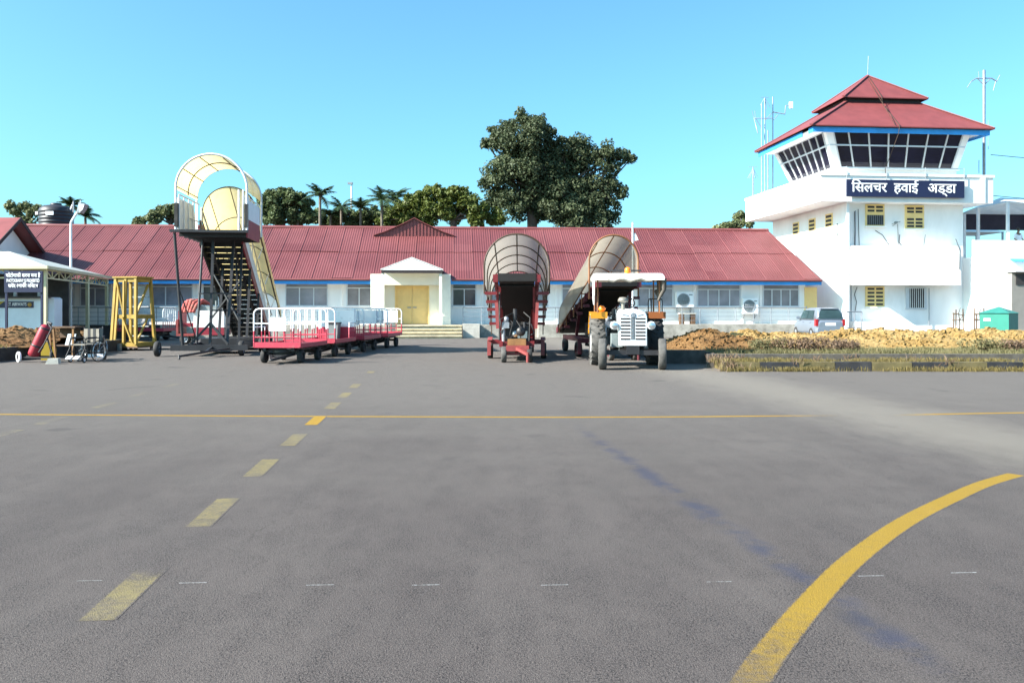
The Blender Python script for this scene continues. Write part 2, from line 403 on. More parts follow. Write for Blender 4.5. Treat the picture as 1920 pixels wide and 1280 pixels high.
def solve(org, t, px, v):
    """local x on the plane local y = v, of a frame at org turned by t, seen at image column px"""
    k = (px-960)/F; c, s_ = math.cos(t), math.sin(t)
    u = (k*(org[1]+v*c)+v*s_-org[0])/(c-k*s_)
    return u, org[1]+u*s_+v*c
def zof(py, Y): return CZ-(py-HY)/F*Y
def text(name, s, size, m, parent, loc, rot=(math.pi/2, 0, 0), align='CENTER', ext=.006, sx=1.0, bold=0.0):
    cu = bpy.data.curves.new(name, 'FONT'); cu.body = s; cu.size = size; cu.extrude = ext; cu.align_x = align
    tmp = bpy.data.objects.new(name+'_tmp', cu); col.objects.link(tmp)
    dg = bpy.context.evaluated_depsgraph_get(); dg.update()
    me0 = bpy.data.meshes.new_from_object(tmp.evaluated_get(dg)); bpy.data.objects.remove(tmp)
    b = MB()
    vs = [v.co.copy() for v in me0.vertices]; fs = [tuple(p.vertices) for p in me0.polygons]
    k = 0
    for dx, dy in (((0, 0),) if not bold else ((0, 0), (bold, 0), (-bold, 0), (0, bold*.7), (0, -bold*.7))):
        b.add([(v.x+dx, v.y+dy, v.z+.0012*k) for v in vs], fs); k += 1
    bpy.data.meshes.remove(me0)
    o = b.build(name, m, parent)
    o.location = loc; o.rotation_euler = rot; o.scale = (sx, 1, 1)
    return o

# ------------------------------------------------------------------ ground and markings
g = MB(); g.add([(-900,-60,0),(900,-60,0),(900,1500,0),(-900,1500,0)], [(0,1,2,3)])
g.build('ground', 'asphalt', kind='structure', label='grey worn asphalt apron in front of the terminal')
def strip(name, pts, w, m, label, z=.001, fade=None, group=None):
    b = MB(); pts = [Vector((p[0], p[1], z)) for p in pts]
    if len(pts) == 2: pts = [pts[0].lerp(pts[1], k/8) for k in range(9)]
    N = len(pts); cols = [[] for _ in range(5)]; ed = (0, .5, 1, .5, 0)
    for i, p in enumerate(pts):
        d = (pts[min(i+1, N-1)]-pts[max(i-1, 0)]).normalized(); n = Vector((-d.y, d.x, 0))
        for k in range(5): cols[k].append(p+n*w*(k/4-.5))
    b.add([v for c in cols for v in c], [(k*N+i, k*N+i+1, (k+1)*N+i+1, (k+1)*N+i) for k in range(4) for i in range(N-1)])
    o = b.build(name, m, kind='structure', label=label, group=group); me = o.data
    a = me.attributes.new('edge', 'FLOAT', 'POINT'); a.data.foreach_set('value', [e for e in ed for _ in range(N)])
    fa = [1.0 if fade is None else fade(p.x, p.y) for p in pts]
    if m == 'yellow_worn': fa = [f*(.62 if i in (0, N-1) else 1) for i, f in enumerate(fa)]
    a = me.attributes.new('fade', 'FLOAT', 'POINT'); a.data.foreach_set('value', fa*5)
    return o
def gpt(px, py): Y = gy(py); return (gx(px, Y), Y)
strip('stop_line', [gpt(*p) for p in ((-250,773),(0,776.5),(500,780),(1040,782),(1200,781.5),(1300,781),(1400,780),(1450,779.6),(1500,779.2),(1570,778.6))], .13, 'yellow', 'thin yellow line painted straight across the apron', fade=lambda x, y: min(1, max(0, (4.9-x)/1.9)))
strip('stop_line', [gpt(*p) for p in ((1660,778),(1700,777.5),(1750,776.5),(1800,775.5),(1920,773.5),(2200,768))], .13, 'yellow', 'thin yellow line continuing beyond the dusty wheel track', fade=lambda x, y: min(1, max(0, (x-5.2)/1.2)))
cp = [gpt(*p) for p in ((1905,889),(1850,905),(1800,926),(1700,976),(1600,1048),(1520,1130),(1450,1215),(1400,1290),(1350,1390))]
def smooth(p, n=6):
    o = []
    for i in range(len(p)-1):
        a = p[max(i-1,0)]; b = p[i]; c = p[i+1]; d = p[min(i+2,len(p)-1)]
        for k in range(n):
            t = k/n
            o.append(tuple(.5*((2*b[j])+(-a[j]+c[j])*t+(2*a[j]-5*b[j]+4*c[j]-d[j])*t*t+(-a[j]+3*b[j]-3*c[j]+d[j])*t**3) for j in range(2)))
    return o+[p[-1]]
strip('curved_line', smooth(cp), .165, 'yellow_curve', 'broad yellow line curving across the near apron', fade=lambda x, y: min(1, max(0, .36+(y-3.4)*.42))*min(1, max(0, (8.0-y)/.35+.3)))
for i, Yc in enumerate((4.55, 6.32, 8.08, 9.8, 11.48, 13.25, 14.85, 16.65, 20.3)):
    l = .44 if i != 8 else .3
    f = lambda y: -2.005-.092*(y-4.13) if y < 8.54 else -2.40-.0813*(y-8.54)
    strip('lane_dash', [(f(Yc-l), Yc-l), (f(Yc+l), Yc+l)], .19, 'yellow' if i == 4 else 'yellow_worn', ('large worn yellow dash of the lane line nearest the camera' if i == 0 else 'bright yellow dash of the lane line just below the thin cross line' if i == 4 else 'worn yellow dash of the lane line on the apron'), .0015, group='lane line dashes', fade=(lambda x, y: min(1, max(0, (4.95-y)/.35))) if i == 0 else None)
for Yc, xc in ((16.8,-6.7), (15,-6.55), (13.3,-6.35), (11.5,-6.2), (10.2,-6.1)):
    strip('lane_dash', [(xc+.03, Yc-.4), (xc-.03, Yc+.4)], .18, 'yellow_faint', 'faint yellow dash of the far lane line', group='faint lane dashes')
for px, py in ((170,1088),(362,1092),(600,1096),(798,1096),(1040,1096),(1347,1090),(1633,1079),(1807,1073)):
    x, y = gpt(px, py); strip('chalk_dash', [(x-.075, y-.004), (x+.075, y+.004)], .011, 'chalk', 'short white chalk tick on the near asphalt', group='chalk ticks')

# ------------------------------------------------------------------ terminal building
TB = (0.0, 47.0); TT = R(4)
tb = thing('terminal_building', 'long low white terminal under a red corrugated roof with blue fascia', 'building', (TB[0], TB[1], 0), TT)
def bx(px, v=0.0): return solve(TB, TT, px, v)
def corr(b, u0, u1f, va, vb, zf, pitch=.135, amp=.0085, rows=6, u0f=None, seam=1.08):
    """corrugated sheet: u along eaves, rows up the slope; zf(v) height"""
    u1m = max(u1f(va), u1f(vb)); st = pitch/4; nu = int((u1m-u0)/st)
    sl = Vector((0, vb-va, zf(vb)-zf(va))).normalized(); nrm = Vector((0, -sl.z, sl.y))
    if nrm.z < 0: nrm = -nrm
    vs = []; fs = []
    for j in range(rows+1):
        v = va+(vb-va)*j/rows
        for i in range(nu+1):
            u = u0+(u1m-u0)*i/nu
            uu = min(u, u1f(v))
            if u0f: uu = max(uu, u0f(v))
            a = amp*math.sin(2*math.pi*u/pitch)
            if (u % seam) < .06: a += .016
            hsh = math.sin(math.floor(u/seam)*12.9898+va*3)*43758.5453; hsh = hsh-math.floor(hsh)
            p = Vector((uu, v, zf(v)))+nrm*(a+.018*math.sin(u*.42+v)+.012*math.sin(u*1.3+2*v)+.012*(hsh-.5))+sl*((hsh-.5)*.09 if j == 0 else 0)
            vs.append(p)
    for j in range(rows):
        for i in range(nu): fs.append((j*(nu+1)+i, j*(nu+1)+i+1, (j+1)*(nu+1)+i+1, (j+1)*(nu+1)+i))
    b.add(vs, fs)
EZ, RZ, EV, RV = 3.12, 6.36, -.9, 5.0
U0, U1 = -36.0, 17.12
zf = lambda v: EZ+(RZ-EZ)*(v-EV)/(RV-EV)
hip = lambda v: U1-.8*(v-EV)/(RV-EV)
b = MB(); corr(b, U0, hip, EV, 2.1, lambda v: zf(v), rows=2)
corr(b, U0, hip, 2.0, RV, lambda v: zf(v)+.03, rows=2)
roof = b.build('roof', 'roof', tb)
b = MB(); b.add([(U0,RV,RZ-.02),(hip(RV),RV,RZ-.02),(U1,RV+5.9,EZ),(U0,RV+5.9,EZ)], [(0,1,2,3)])
b.add([(U1,EV,EZ-.03),(U1-.8,RV,RZ-.03),(U1,RV+5.9,EZ-.03)], [(0,1,2)])
b.build('rear_roof', 'roof_flat', tb)
b = MB(); b.tube([(U0,RV,RZ+.02),(hip(RV)+.02,RV,RZ+.02)], .11, 8); b.build('ridge_cap', 'ridge', tb)
# gablet on the ridge
b = MB()
gu, gY = bx(777, 4.0); gw, ga = 2.3, 6.86; gb = zf(4.0)
for i in range(46):
    x0 = -gw+2*gw*i/46; x1 = -gw+2*gw*(i+1)/46
    h = lambda x: max(.02, (1-(abs(x)/gw)**.9)*(ga-gb-.06))
    d0 = .03 if i % 2 else 0
    b.add([(gu+x0,3.9-d0,gb-.1),(gu+x1,3.9-d0,gb-.1),(gu+x1,3.9-d0,gb+h(x1)),(gu+x0,3.9-d0,gb+h(x0))], [(0,1,2,3)])
    if i: b.add([(gu+x0,3.9,gb-.1),(gu+x0,3.87,gb-.1),(gu+x0,3.87,gb+h(x0)),(gu+x0,3.9,gb+h(x0))], [(0,1,2,3)])
b.build('gablet_face', 'ridge', tb)
b = MB()
for sgn in (-1, 1):
    pts = [(gu+sgn*gw*t, ga+.03-(ga-gb)*(t**.9)+(.05 if t > .95 else 0)) for t in (0, .25, .5, .75, 1.04)]
    for (xa, za), (xb, zb) in zip(pts, pts[1:]):
        b.prism([(xa,3.75,za),(xb,3.75,zb),(xb,6.2,zb),(xa,6.2,za)], (0,0,-.04))
b.build('gablet_roof', 'roof_flat', tb)
# walls
WZ = 3.0; FL = .66
pl, pr = bx(698)[0], bx(845)[0]
b = MB(); b.box(U0, pl, 0, .25, FL, WZ); b.box(pr, 16.6, 0, .25, FL, WZ); b.box(16.35, 16.6, .25, 10, FL, WZ)
b.box(U0, 16.35, 9.75, 10, 0, WZ)
b.build('wall', 'white', tb)
b = MB(); b.box(U0, pl+.02, EV, EV+.05, 2.82, EZ-.02); b.box(pr-.02, U1+.02, EV, EV+.05, 2.82, EZ-.02); b.box(U1-.03, U1+.02, EV+.05, 5, 2.84, EZ-.02)
b.build('fascia', 'blue', tb)
b = MB(); b.box(U0, U1-.05, EV+.05, 0, 2.9, 2.94); b.build('soffit', 'white', tb)
for q0, q1 in ((U0, pl-.05), (pr+.05, U1)): b = MB(); b.tube([(q0,EV-.07,EZ-.06),(q1,EV-.07,EZ-.06)], .06, 8); b.build('gutter', 'ridge', tb)
def window(p0, p1, y0, y1, cols, transom=True, gm='glass', parent=tb, v=0.0, org=None):
    u0, Ya = solve(org[0], org[1], p0, v) if org else bx(p0, v); u1, Yb = solve(org[0], org[1], p1, v) if org else bx(p1, v)
    z1 = zof(y0, Ya); z0 = zof(y1, Ya); f = MB(); t = .055
    d0, d1 = v-.05, v+.03
    f.box(u0, u0+t, d0, d1, z0, z1); f.box(u1-t, u1, d0, d1, z0, z1)
    f.box(u0+t, u1-t, d0, d1, z1-t, z1); f.box(u0+t, u1-t, d0, d1, z0, z0+t)
    zt = z1-.26 if transom else z1-t
    if transom: f.box(u0+t, u1-t, d0, d1, zt-t, zt)
    for k in range(1, cols):
        x = u0+(u1-u0)*k/cols; f.box(x-t/2, x+t/2, d0+.005, d1, z0+t, zt-(t if transom else 0))
    w = f.build('window', 'alu', parent)
    q = MB(); q.box(u0+.02, u1-.02, v-.012, v+.02, z0+.02, z1-.02); q.build('pane', gm, w)
    s = MB(); s.box(u0-.06, u1+.06, v-.1, v+.01, z0-.06, z0-.002); s.build('sill', 'white', w)
    return u0, u1, z0, z1
for wi, a in enumerate(((110,140,530,574,1), (150,207,530,574,2), (285,362,527,574,3), (380,440,527,574,2), (535,615,529,574,3), (650,697,530,574,2),
          (848,893,532,574,2), (1053,1090,531,575,2), (1140,1185,531,575,2), (1195,1262,531,575,3), (1307,1388,533,575,4), (1430,1498,533,575,4))):
    window(*a, gm=('glass', 'glass', 'glass', 'glass_b', 'glass', 'glass_l', 'glass_b', 'glass', 'glass_l', 'glass', 'glass', 'glass_l')[wi])
for px in (935, 1005):
    window(px-18, px+22, 531, 575, 2)
# pilasters between the bays
for px in (270, 372, 520, 640, 905, 1043, 1125, 1302, 1391, 1426):
    u = bx(px)[0]; b = MB(); b.box(u-.06, u+.06, -.07, -.002, FL, 2.9); b.build('pilaster', 'white', tb)
u0 = bx(1508)[0]; u1 = bx(1531)[0]
d = MB(); d.box(u0, u1, -.06, -.003, FL, 2.72); dd = d.build('door', 'door_y', tb)
d = MB(); d.cbox((u0+.1, -.09, 1.6), (.03, .06, .12)); d.build('handle', 'metal', dd)
# entrance porch
u0, u1 = pl, pr; PV = -1.0
dl, dr = bx(742, -.2)[0], bx(803, -.2)[0]
b = MB(); b.box(u0, u0+.62, PV, .25, FL, 3.36); b.box(u1-.62, u1, PV, .25, FL, 3.36)
b.box(u0+.62, u1-.62, -.97, .25, 2.78, 3.5); b.box(u0+.62, u1-.62, -.2, .25, 2.72, 2.777); b.box(u0+.62, dl, -.2, .25, FL, 2.72); b.box(dr, u1-.62, -.2, .25, FL, 2.72)
b.build('porch_wall', 'cream', tb)
d = MB(); dm = (dl+dr)/2
d.box(dl+.02, dm-.006, -.14, -.06, FL+.02, 2.70); d.box(dm+.006, dr-.02, -.14, -.06, FL+.02, 2.70)
dd = d.build('entrance_door', 'door_y', tb)
d = MB(); d.box(dm-.25, dm-.04, -.19, -.14, 1.55, 1.6); d.box(dm+.04, dm+.25, -.19, -.14, 1.55, 1.6); d.build('handle', 'metal', dd)
d = MB(); d.box(dl-.05, dl+.02, -.23, -.06, FL, 2.76); d.box(dr-.02, dr+.05, -.23, -.06, FL, 2.76); d.box(dl+.02, dr-.02, -.23, -.06, 2.70, 2.76); d.build('door_frame', 'shut_y', tb)
c0, c1 = bx(715, -2.2)[0], bx(829, -2.2)[0]; cm = (c0+c1)/2
Yc = 47-2.2; ze = zof(506, Yc-.5); za = zof(484, Yc-.5)
b = MB(); b.prism([(c0,-2.2,ze),(c1,-2.2,ze),(cm,-2.2,za)], (0,2.0,0)); b.build('porch_gable', 'white', tb)
b = MB(); b.prism([(c0-.05,-2.195,ze+.01),(cm,-2.195,za+.03),(cm,-2.195,za+.07),(c0-.05,-2.195,ze+.05)], (0,2.2,0)); b.prism([(c1+.05,-2.195,ze+.01),(cm,-2.195,za+.03),(cm,-2.195,za+.07),(c1+.05,-2.195,ze+.05)], (0,2.2,0)); b.build('porch_roof', 'hood_c', tb)
b = MB(); b.box(c0, c1, -2.25, -2.1, ze-.16, ze-.002); b.build('porch_beam', 'fasc_dark', tb)
b = MB(); b.box(c0+.02, c1-.02, -2.1, -.21, ze-.06, ze-.003); b.build('porch_ceiling', 'cream', tb)
for px in (718, 826):
    u = bx(px, -2.1)[0]; b = MB(); b.box(u-.075, u+.075, -2.17, -2.02, FL, ze-.16); b.build('column', 'cream', tb)
# plinth / raised walk
b = MB(); sl, sr = bx(742, -3.0)[0], bx(866, -3.0)[0]
b.box(sr+.0, 16.6, -1.9, .25, 0, FL); b.box(sl, sr, -2.4, .25, 0, FL-.002); b.box(bx(300,-1.9)[0], sl, -1.9, .25, 0, FL)
b.build('plinth', 'conc', tb)
b = MB(); b.box(U0, bx(300,-1.9)[0]-.003, -1.9, .25, 0, FL); b.build('plinth_left', 'plinth_d', tb)  # left stretch of the plinth in a darker colour
b = MB()
for i in range(4):
    z = FL*(i+1)/4-.003; y0 = -2.4-.34*(3-i)-.002
    b.box(sl, sr, y0-.34 if i < 3 else y0-.05, y0, z-.055, z); b.box(sl+.01, sr-.01, y0-.27 if i < 3 else y0-.001, y0, 0 if i == 0 else z-.16, z-.056)
b.build('steps', 'step', tb)
b = MB(); b.box(sr+.05, bx(899,-2.6)[0], -2.75, -1.905, 0, FL+.06); b.build('step_cheek', 'conc_l', tb)
b = MB(); q0, q1 = bx(1010,-2.6)[0], bx(1072,-2.6)[0]; b.box(q0, q1+2.8, -2.4, -1.905, 0, FL+.02); b.build('ramp_wall', 'conc', tb)

# railings
def railing(p0, p1, label, v=-1.75, n=None):
    u0 = bx(p0, v)[0]; u1 = bx(p1, v)[0]; t = thing('railing', label, 'railing', (0, 47, 0), TT, 'pipe railings along the terminal walk')
    b = MB(); b.tube([(u0,v,1.58),(u1,v,1.58)], .03, 8); b.build('handrail', 'metal', t)
    b = MB()
    for z in (.88, 1.1, 1.32): b.tube([(u0,v,z),(u1,v,z)], .011, 6)
    b.build('wire', 'metal', t)
    n = n or max(2, int((u1-u0)/.95))
    for i in range(n+1):
        u = u0+(u1-u0)*i/n; b = MB(); b.tube([(u,v,FL),(u,v,1.57)], .022, 6); b.build('post', 'metal', t)
railing(110, 330, 'steel pipe railing between the pavilion and the yellow stand')
railing(480, 696, 'steel pipe railing behind the baggage carts')
railing(868, 1512, 'long steel pipe railing right of the entrance steps')

# air conditioners
def aircon(px0, px1, y0, y1, label):
    u0, Y = bx(px0, -.45); u1 = bx(px1, -.45)[0]; z1 = zof(y0, Y); z0 = zof(y1, Y)
    o = thing('air_conditioner', label, 'air conditioner', (u0*math.cos(TT), 47+u0*math.sin(TT), 0), TT, 'outdoor units on the terminal wall'); w = u1-u0
    b = MB(); b.box(0, w, -.42, -.1, z0, z1); b.build('casing', 'board_w', o)
    zc = (z0+z1)/2; r = (z1-z0)*.40; xc = w*.40
    b = MB(); b.lathe([(r,-.425),(r,-.44),(r*.9,-.44),(r*.88,-.425)], (xc,0,zc), 'y', 28)
    for k in range(10):
        a = 2*math.pi*k/10; b.bar((xc,-.434,zc),(xc+r*.9*math.cos(a),-.434,zc+r*.9*math.sin(a)), .012, .008, (0,1,0))
    for q in (.35,.55,.72): b.lathe([(r*q,-.430),(r*q,-.438),(r*q-.012,-.438)], (xc,0,zc), 'y', 24)
    b.build('fan_grille', 'metal', o)
    b = MB(); b.lathe([(0,-.4225),(r*.9,-.4225)], (xc,0,zc), 'y', 24); b.build('fan_opening', 'tr_grey', o)
    b = MB(); b.cbox((w*.83,-.424,z1-.16),(w*.2,.006,.05)); b.build('badge', 'tr_grey', o)
    for x in (.1, w-.1):
        b = MB(); b.bar((x,-.45,z0-.02),(x,-.05,z0-.02), .035); b.bar((x,-.05,z0-.02),(x,-.05,z0-.28), .035); b.bar((x,-.42,z0-.03),(x,-.06,z0-.26), .03); b.build('bracket', 'metal', o)
    return o
aircon(1269, 1301, 547, 577, 'white outdoor air conditioner mounted just under the blue fascia, left of the four-pane window')
aircon(1394, 1422, 559, 588, 'white outdoor air conditioner mounted lower, between the two right-hand windows of the terminal')
o = thing('storage_bench', 'brown stone pillars carrying a slab beneath the higher air conditioner', 'bench', (bx(1293,-1.0)[0], 47-1.0+1.15, FL), TT)
b = MB(); b.box(-.42,-.2,-.2,.2,0,.55); b.build('pillar', 'wood_b', o); b = MB(); b.box(.2,.42,-.2,.2,0,.55); b.build('pillar', 'wood_b', o); b = MB(); b.box(-.46,.46,-.22,.22,.55,.61); b.build('slab', 'conc_l', o)

# side building with the gable at the far left
sb = thing('gabled_annex', 'white gabled annex with dark red roof at the left end of the terminal', 'building', (-25.8, 44.8, 0), 0)
AZ = 6.29
b = MB(); b.prism([(-12,-4.6,0),(-12,-4.6,2.7),(-12,0,AZ-.25),(-12,4.4,2.9),(-12,4.4,0)], (11.3,0,0)); b.build('wall', 'white', sb)
b = MB()
b.prism([(-12,-5.2,2.45),(0,-5.2,2.45),(0,0,AZ),(-12,0,AZ)], (0,0,-.1)); b.prism([(-12,0,AZ),(0,0,AZ),(0,5.0,2.7),(-12,5.0,2.7)], (0,0,-.1))
b.build('roof', 'roof_flat', sb)
b = MB(); b.prism([(.002,-5.2,2.47),(.002,0,AZ+.02),(.002,5.0,2.72),(.002,5.0,2.5),(.002,0,AZ-.2),(.002,-5.2,2.25)], (.04,0,0)); b.build('bargeboard', 'fasc_dark', sb)
b = MB(); b.box(-.695,.35,.6,3.2,3.0,3.9); b.build('hood', 'fasc_dark', sb)

# ------------------------------------------------------------------ control tower
TO = (17.0, 47.0); TA = R(5.5)
tw = thing('control_tower', 'white airport control tower with glazed cab under a two-tier red roof', 'tower', (TO[0], TO[1], 0), TA)
def tx(px, v): return solve(TO, TA, px, v)
s0 = tx(1578, .9)[0]; s1 = tx(1806, .9)[0]
BZ0, BZ1 = 7.43, 9.0
b = MB(); b.box(s0, s1, .9, 10.6, 0, BZ0-.002); b.build('shaft', 'white', tw)
b = MB(); b.box(s0-.02, s0+.12, .25, .9, 0, BZ0-.004); b.build('shade_fin', 'white', tw)  # fin added at the corner to throw shade along the front face
bw = tx(1862, 0)[0]
b = MB(); b.box(0, bw, 0, 11.2, BZ0, BZ1-.14); b.box(-.06, bw+.06, -.06, 11.26, BZ1-.14, BZ1); b.build('parapet_band', 'white', tw)
pu = tx(1810, 0)[0]; b = MB(); b.box(pu+.9, pu+1.15, -.06, -.002, BZ0, BZ1-.14); b.build('drain_pipe', 'white', tw)
# cab
cb0, cb1 = tx(1566, 1.7)[0], tx(1793, 1.7)[0]; ct0, ct1 = tx(1549, 1.0)[0], tx(1818, 1.0)[0]
GZ0, GZ1 = 9.55, 11.55
CB = [(cb0,1.7),(cb1,1.7),(cb1,7.7),(cb0,7.7)]; CT = [(ct0,1.0),(ct1,1.0),(ct1,8.2),(ct0,8.2)]
b = MB(); b.box(cb0, cb1, 1.7, 7.7, BZ1-.2, GZ0); b.box(cb0-.12, cb1+.12, 1.58, 7.82, GZ0-.06, GZ0+.02); b.build('cab_base', 'white', tw)
b = MB(); b.box(ct0, ct1, 1.0, 8.2, GZ1+.002, GZ1+.12); b.build('cab_ceiling', 'white', tw)
b = MB()
b.box(cb0-.3, cb1+.3, .75, 1.5, BZ1, BZ1+.05)
b.build('cab_walkway', 'conc_l', tw)
gl = MB(); fr = MB(); cgs = [MB() for _ in range(4)]
for i in range(4):
    a, c = CB[i], CB[(i+1) % 4]; A, C_ = CT[i], CT[(i+1) % 4]
    P = lambda s, t: Vector((a[0]+(c[0]-a[0])*s+((A[0]+(C_[0]-A[0])*s)-(a[0]+(c[0]-a[0])*s))*t, a[1]+(c[1]-a[1])*s+((A[1]+(C_[1]-A[1])*s)-(a[1]+(c[1]-a[1])*s))*t, GZ0+(GZ1-GZ0)*t))
    gl.add([P(0,0),P(1,0),P(1,1),P(0,1)], [(0,1,2,3)])
    out = Vector((0,-1,0)) if i == 0 else Vector((1,0,0)) if i == 1 else Vector((0,1,0)) if i == 2 else Vector((-1,0,0))
    e = out*.03
    n = 7 if i in (0, 2) else 7
    edges = [.045, .15]+[.15+.7*k/5 for k in range(1, 6)]+[.955] if i == 0 else [.06]+[.06+.88*k/7 for k in range(1, 7)]+[.94]
    for s in edges: fr.bar(P(s,0)+e, P(s,1)+e, .075, .06, out)
    for t in (.02, .62, .985): fr.bar(P(.0,t)+e, P(1,t)+e, .08, .06, out)
    cgs[i].prism([P(-.005,0)+e*1.4, P(.045,0)+e*1.4, P(.045,1)+e*1.4, P(-.005,1)+e*1.4], -out*.1)
    cgs[(i+1) % 4].prism([P(.955,0)+e*1.4, P(1.005,0)+e*1.4, P(1.005,1)+e*1.4, P(.955,1)+e*1.4], -out*.1)
wn = fr.build('cab_window', 'alu', tw); gl.build('pane', 'glass_d', wn); [q.build('cab_corner_post', 'white', tw) for q in cgs]
# roofs
E0, E1, V0, V1, EZt = -.38, 10.45, .35, 8.65, 11.72
UZ, AX = 13.95, (5.3, 4.85, 15.8)
u0_, u1_, v0_, v1_ = 2.7, 7.95, 2.75, 6.95
i0, i1, j0, j1 = 3.0, 7.6, 3.05, 6.65
def hipface(b, e, t, th=.06):
    for i in range(4):
        b.prism([e[i], e[(i+1) % 4], t[(i+1) % 4], t[i]], (0, 0, -th))
b = MB(); hipface(b, [(E0,V0,EZt),(E1,V0,EZt),(E1,V1,EZt),(E0,V1,EZt)], [(i0,j0,13.72),(i1,j0,13.72),(i1,j1,13.72),(i0,j1,13.72)])
b.build('lower_roof', 'roof_flat', tw)
b = MB(); b.box(i0, i1, j0, j1, 13.6, UZ-.02); b.build('roof_vent_band', 'fasc_dark', tw)
b = MB()
e = [(u0_,v0_,UZ),(u1_,v0_,UZ),(u1_,v1_,UZ),(u0_,v1_,UZ)]
for i in range(4): b.prism([e[i], e[(i+1) % 4], AX], (0,0,-.06))
b.build('upper_roof', 'roof_flat', tw)
b = MB()
for A in ((E0,V0,EZt),(E1,V0,EZt),(E1,V1,EZt),(E0,V1,EZt)):
    k = ((i0 if A[0] < 5 else i1), (j0 if A[1] < 5 else j1), 13.74); b.bar((A[0],A[1],A[2]+.02), k, .22, .05)
for A in e: b.bar((A[0],A[1],A[2]+.02), (AX[0],AX[1],AX[2]+.01), .2, .05)
b.build('hip_cap', 'ridge', tw)
b = MB(); q = .18
b.box(E0+q, E1-q, V0+q, V0+q+.06, EZt-.36, EZt-.07); b.box(E1-q-.06, E1-q, V0+q+.06, V1-q, EZt-.36, EZt-.07)
b.box(E0+q, E0+q+.06, V0+1.6, V1-q, EZt-.36, EZt-.07); b.box(E0+q, E0+q+.06, V0+q+.06, V0+.75, EZt-.36, EZt-.07); b.build('fascia', 'blue', tw)
b = MB(); b.box(E0+q+.06, E1-q-.06, V0+q+.06, V1-q-.06, EZt-.2, EZt-.16); b.build('soffit', 'white', tw)
b = MB(); b.tube([AX, (AX[0]+.05, AX[1], AX[2]+1.2)], .018, 6); b.build('lightning_rod', 'metal', tw)
b = MB(); b.tube([(AX[0],AX[1],AX[2]+.03),(5.0,v0_-.05,UZ+.05),(4.95,j0-.6,13.45),(4.75,V0-.03,EZt+.05),(4.7,V0-.03,EZt-.4),(4.6,1.55,GZ0),(4.6,1.5,BZ1)], .018, 6)
b.tube([(AX[0]-.1,AX[1],AX[2]-.03),(4.8,v0_-.05,UZ+.05),(4.5,V0-.03,EZt+.06)], .014, 6); b.build('roof_cable', 'brown', tw)
# thin rail over the sign
b = MB()
rl0, rl1 = tx(1587, -.05)[0], tx(1807, -.05)[0]
b.tube([(rl0,-.02,BZ1+.34),(rl1,-.02,BZ1+.34)], .015, 6)
for k in range(4): x = rl0+(rl1-rl0)*k/3; b.tube([(x,-.1,BZ1-.7),(x,-.1,BZ1+.36)], .02, 6)
b.build('sign_stay', 'metal', tw)
# upper windows
def shutter(p0, p1, y0, y1, v, rows, gap=None, grille=None):
    u0, Y = tx(p0, v); u1 = tx(p1, v)[0]; z1 = zof(y0, Y); z0 = zof(y1, Y)
    b = MB(); b.box(u0, u1, v-.09, v-.002, z0, z1); w = b.build('window', 'shut_y', tw)
    q = MB(); t = .1; cw = (u1-u0-3*t)/2
    for zc, h in rows:
        za = z0+(z1-z0)*zc
        for k in range(2):
            x = u0+t+k*(cw+t); q.box(x, x+cw, v-.1, v-.088, za-h/2, za+h/2)
    q.build('louvre', 'slot', w)
    if grille:
        zA, zB = z0+(z1-z0)*grille[0], z0+(z1-z0)*grille[1]
        q = MB(); q.box(u0+t*.7, u1-t*.7, v-.104, v-.09, zA, zB); q.build('opening', 'slot', w)
        q = MB()
        for k in range(9): x = u0+t+(u1-u0-2*t)*k/8; q.tube([(x,v-.12,zA),(x,v-.12,zB)], .009, 5)
        q.build('grille', 'metal', w)
    s = MB(); s.box(u0-.08, u1+.08, v-.22, v-.092, z0-.07, z0-.003); s.build('sill', 'white', w)
shutter(1622, 1657, 383, 424, .9, ((.87,.12),(.70,.12)), grille=(.05,.5))
shutter(1696, 1731, 385, 429, .9, ((.86,.12),(.72,.12),(.40,.12),(.25,.12),(.11,.12)))
shutter(1622, 1657, 537, 575, .9, tuple((.12+.19*k,.11) for k in range(5)))
u0, Y = tx(1697, .9); u1 = tx(1736, .9)[0]
b = MB(); b.box(u0, u1, .82, .895, zof(580,Y), zof(539,Y)); w = b.build('window', 'alu', tw)
b = MB(); b.box(u0+.22, u1-.12, .81, .825, zof(577,Y), zof(541,Y)); b.build('pane', 'slot', w)
b = MB()
for k in range(8): x = u0+.26+(u1-u0-.42)*k/7; b.tube([(x,.78,zof(577,Y)),(x,.78,zof(541,Y))], .015, 5)
b.build('grille', 'metal_w', w)
# small windows on the left face
for (y, z) in ((6.9, 6.55), (4.6, 6.55), (2.4, 6.6)):
    b = MB(); b.box(s0-.03, s0+.02, y-.45, y+.45, z-.42, z+.42); w = b.build('window', 'shut_y', tw)
    b = MB()
    for k in (-.22, .02, .26): b.box(s0-.045, s0-.031, y-.34, y+.34, z+k-.07, z+k+.07)
    b.build('louvre', 'slot', w)
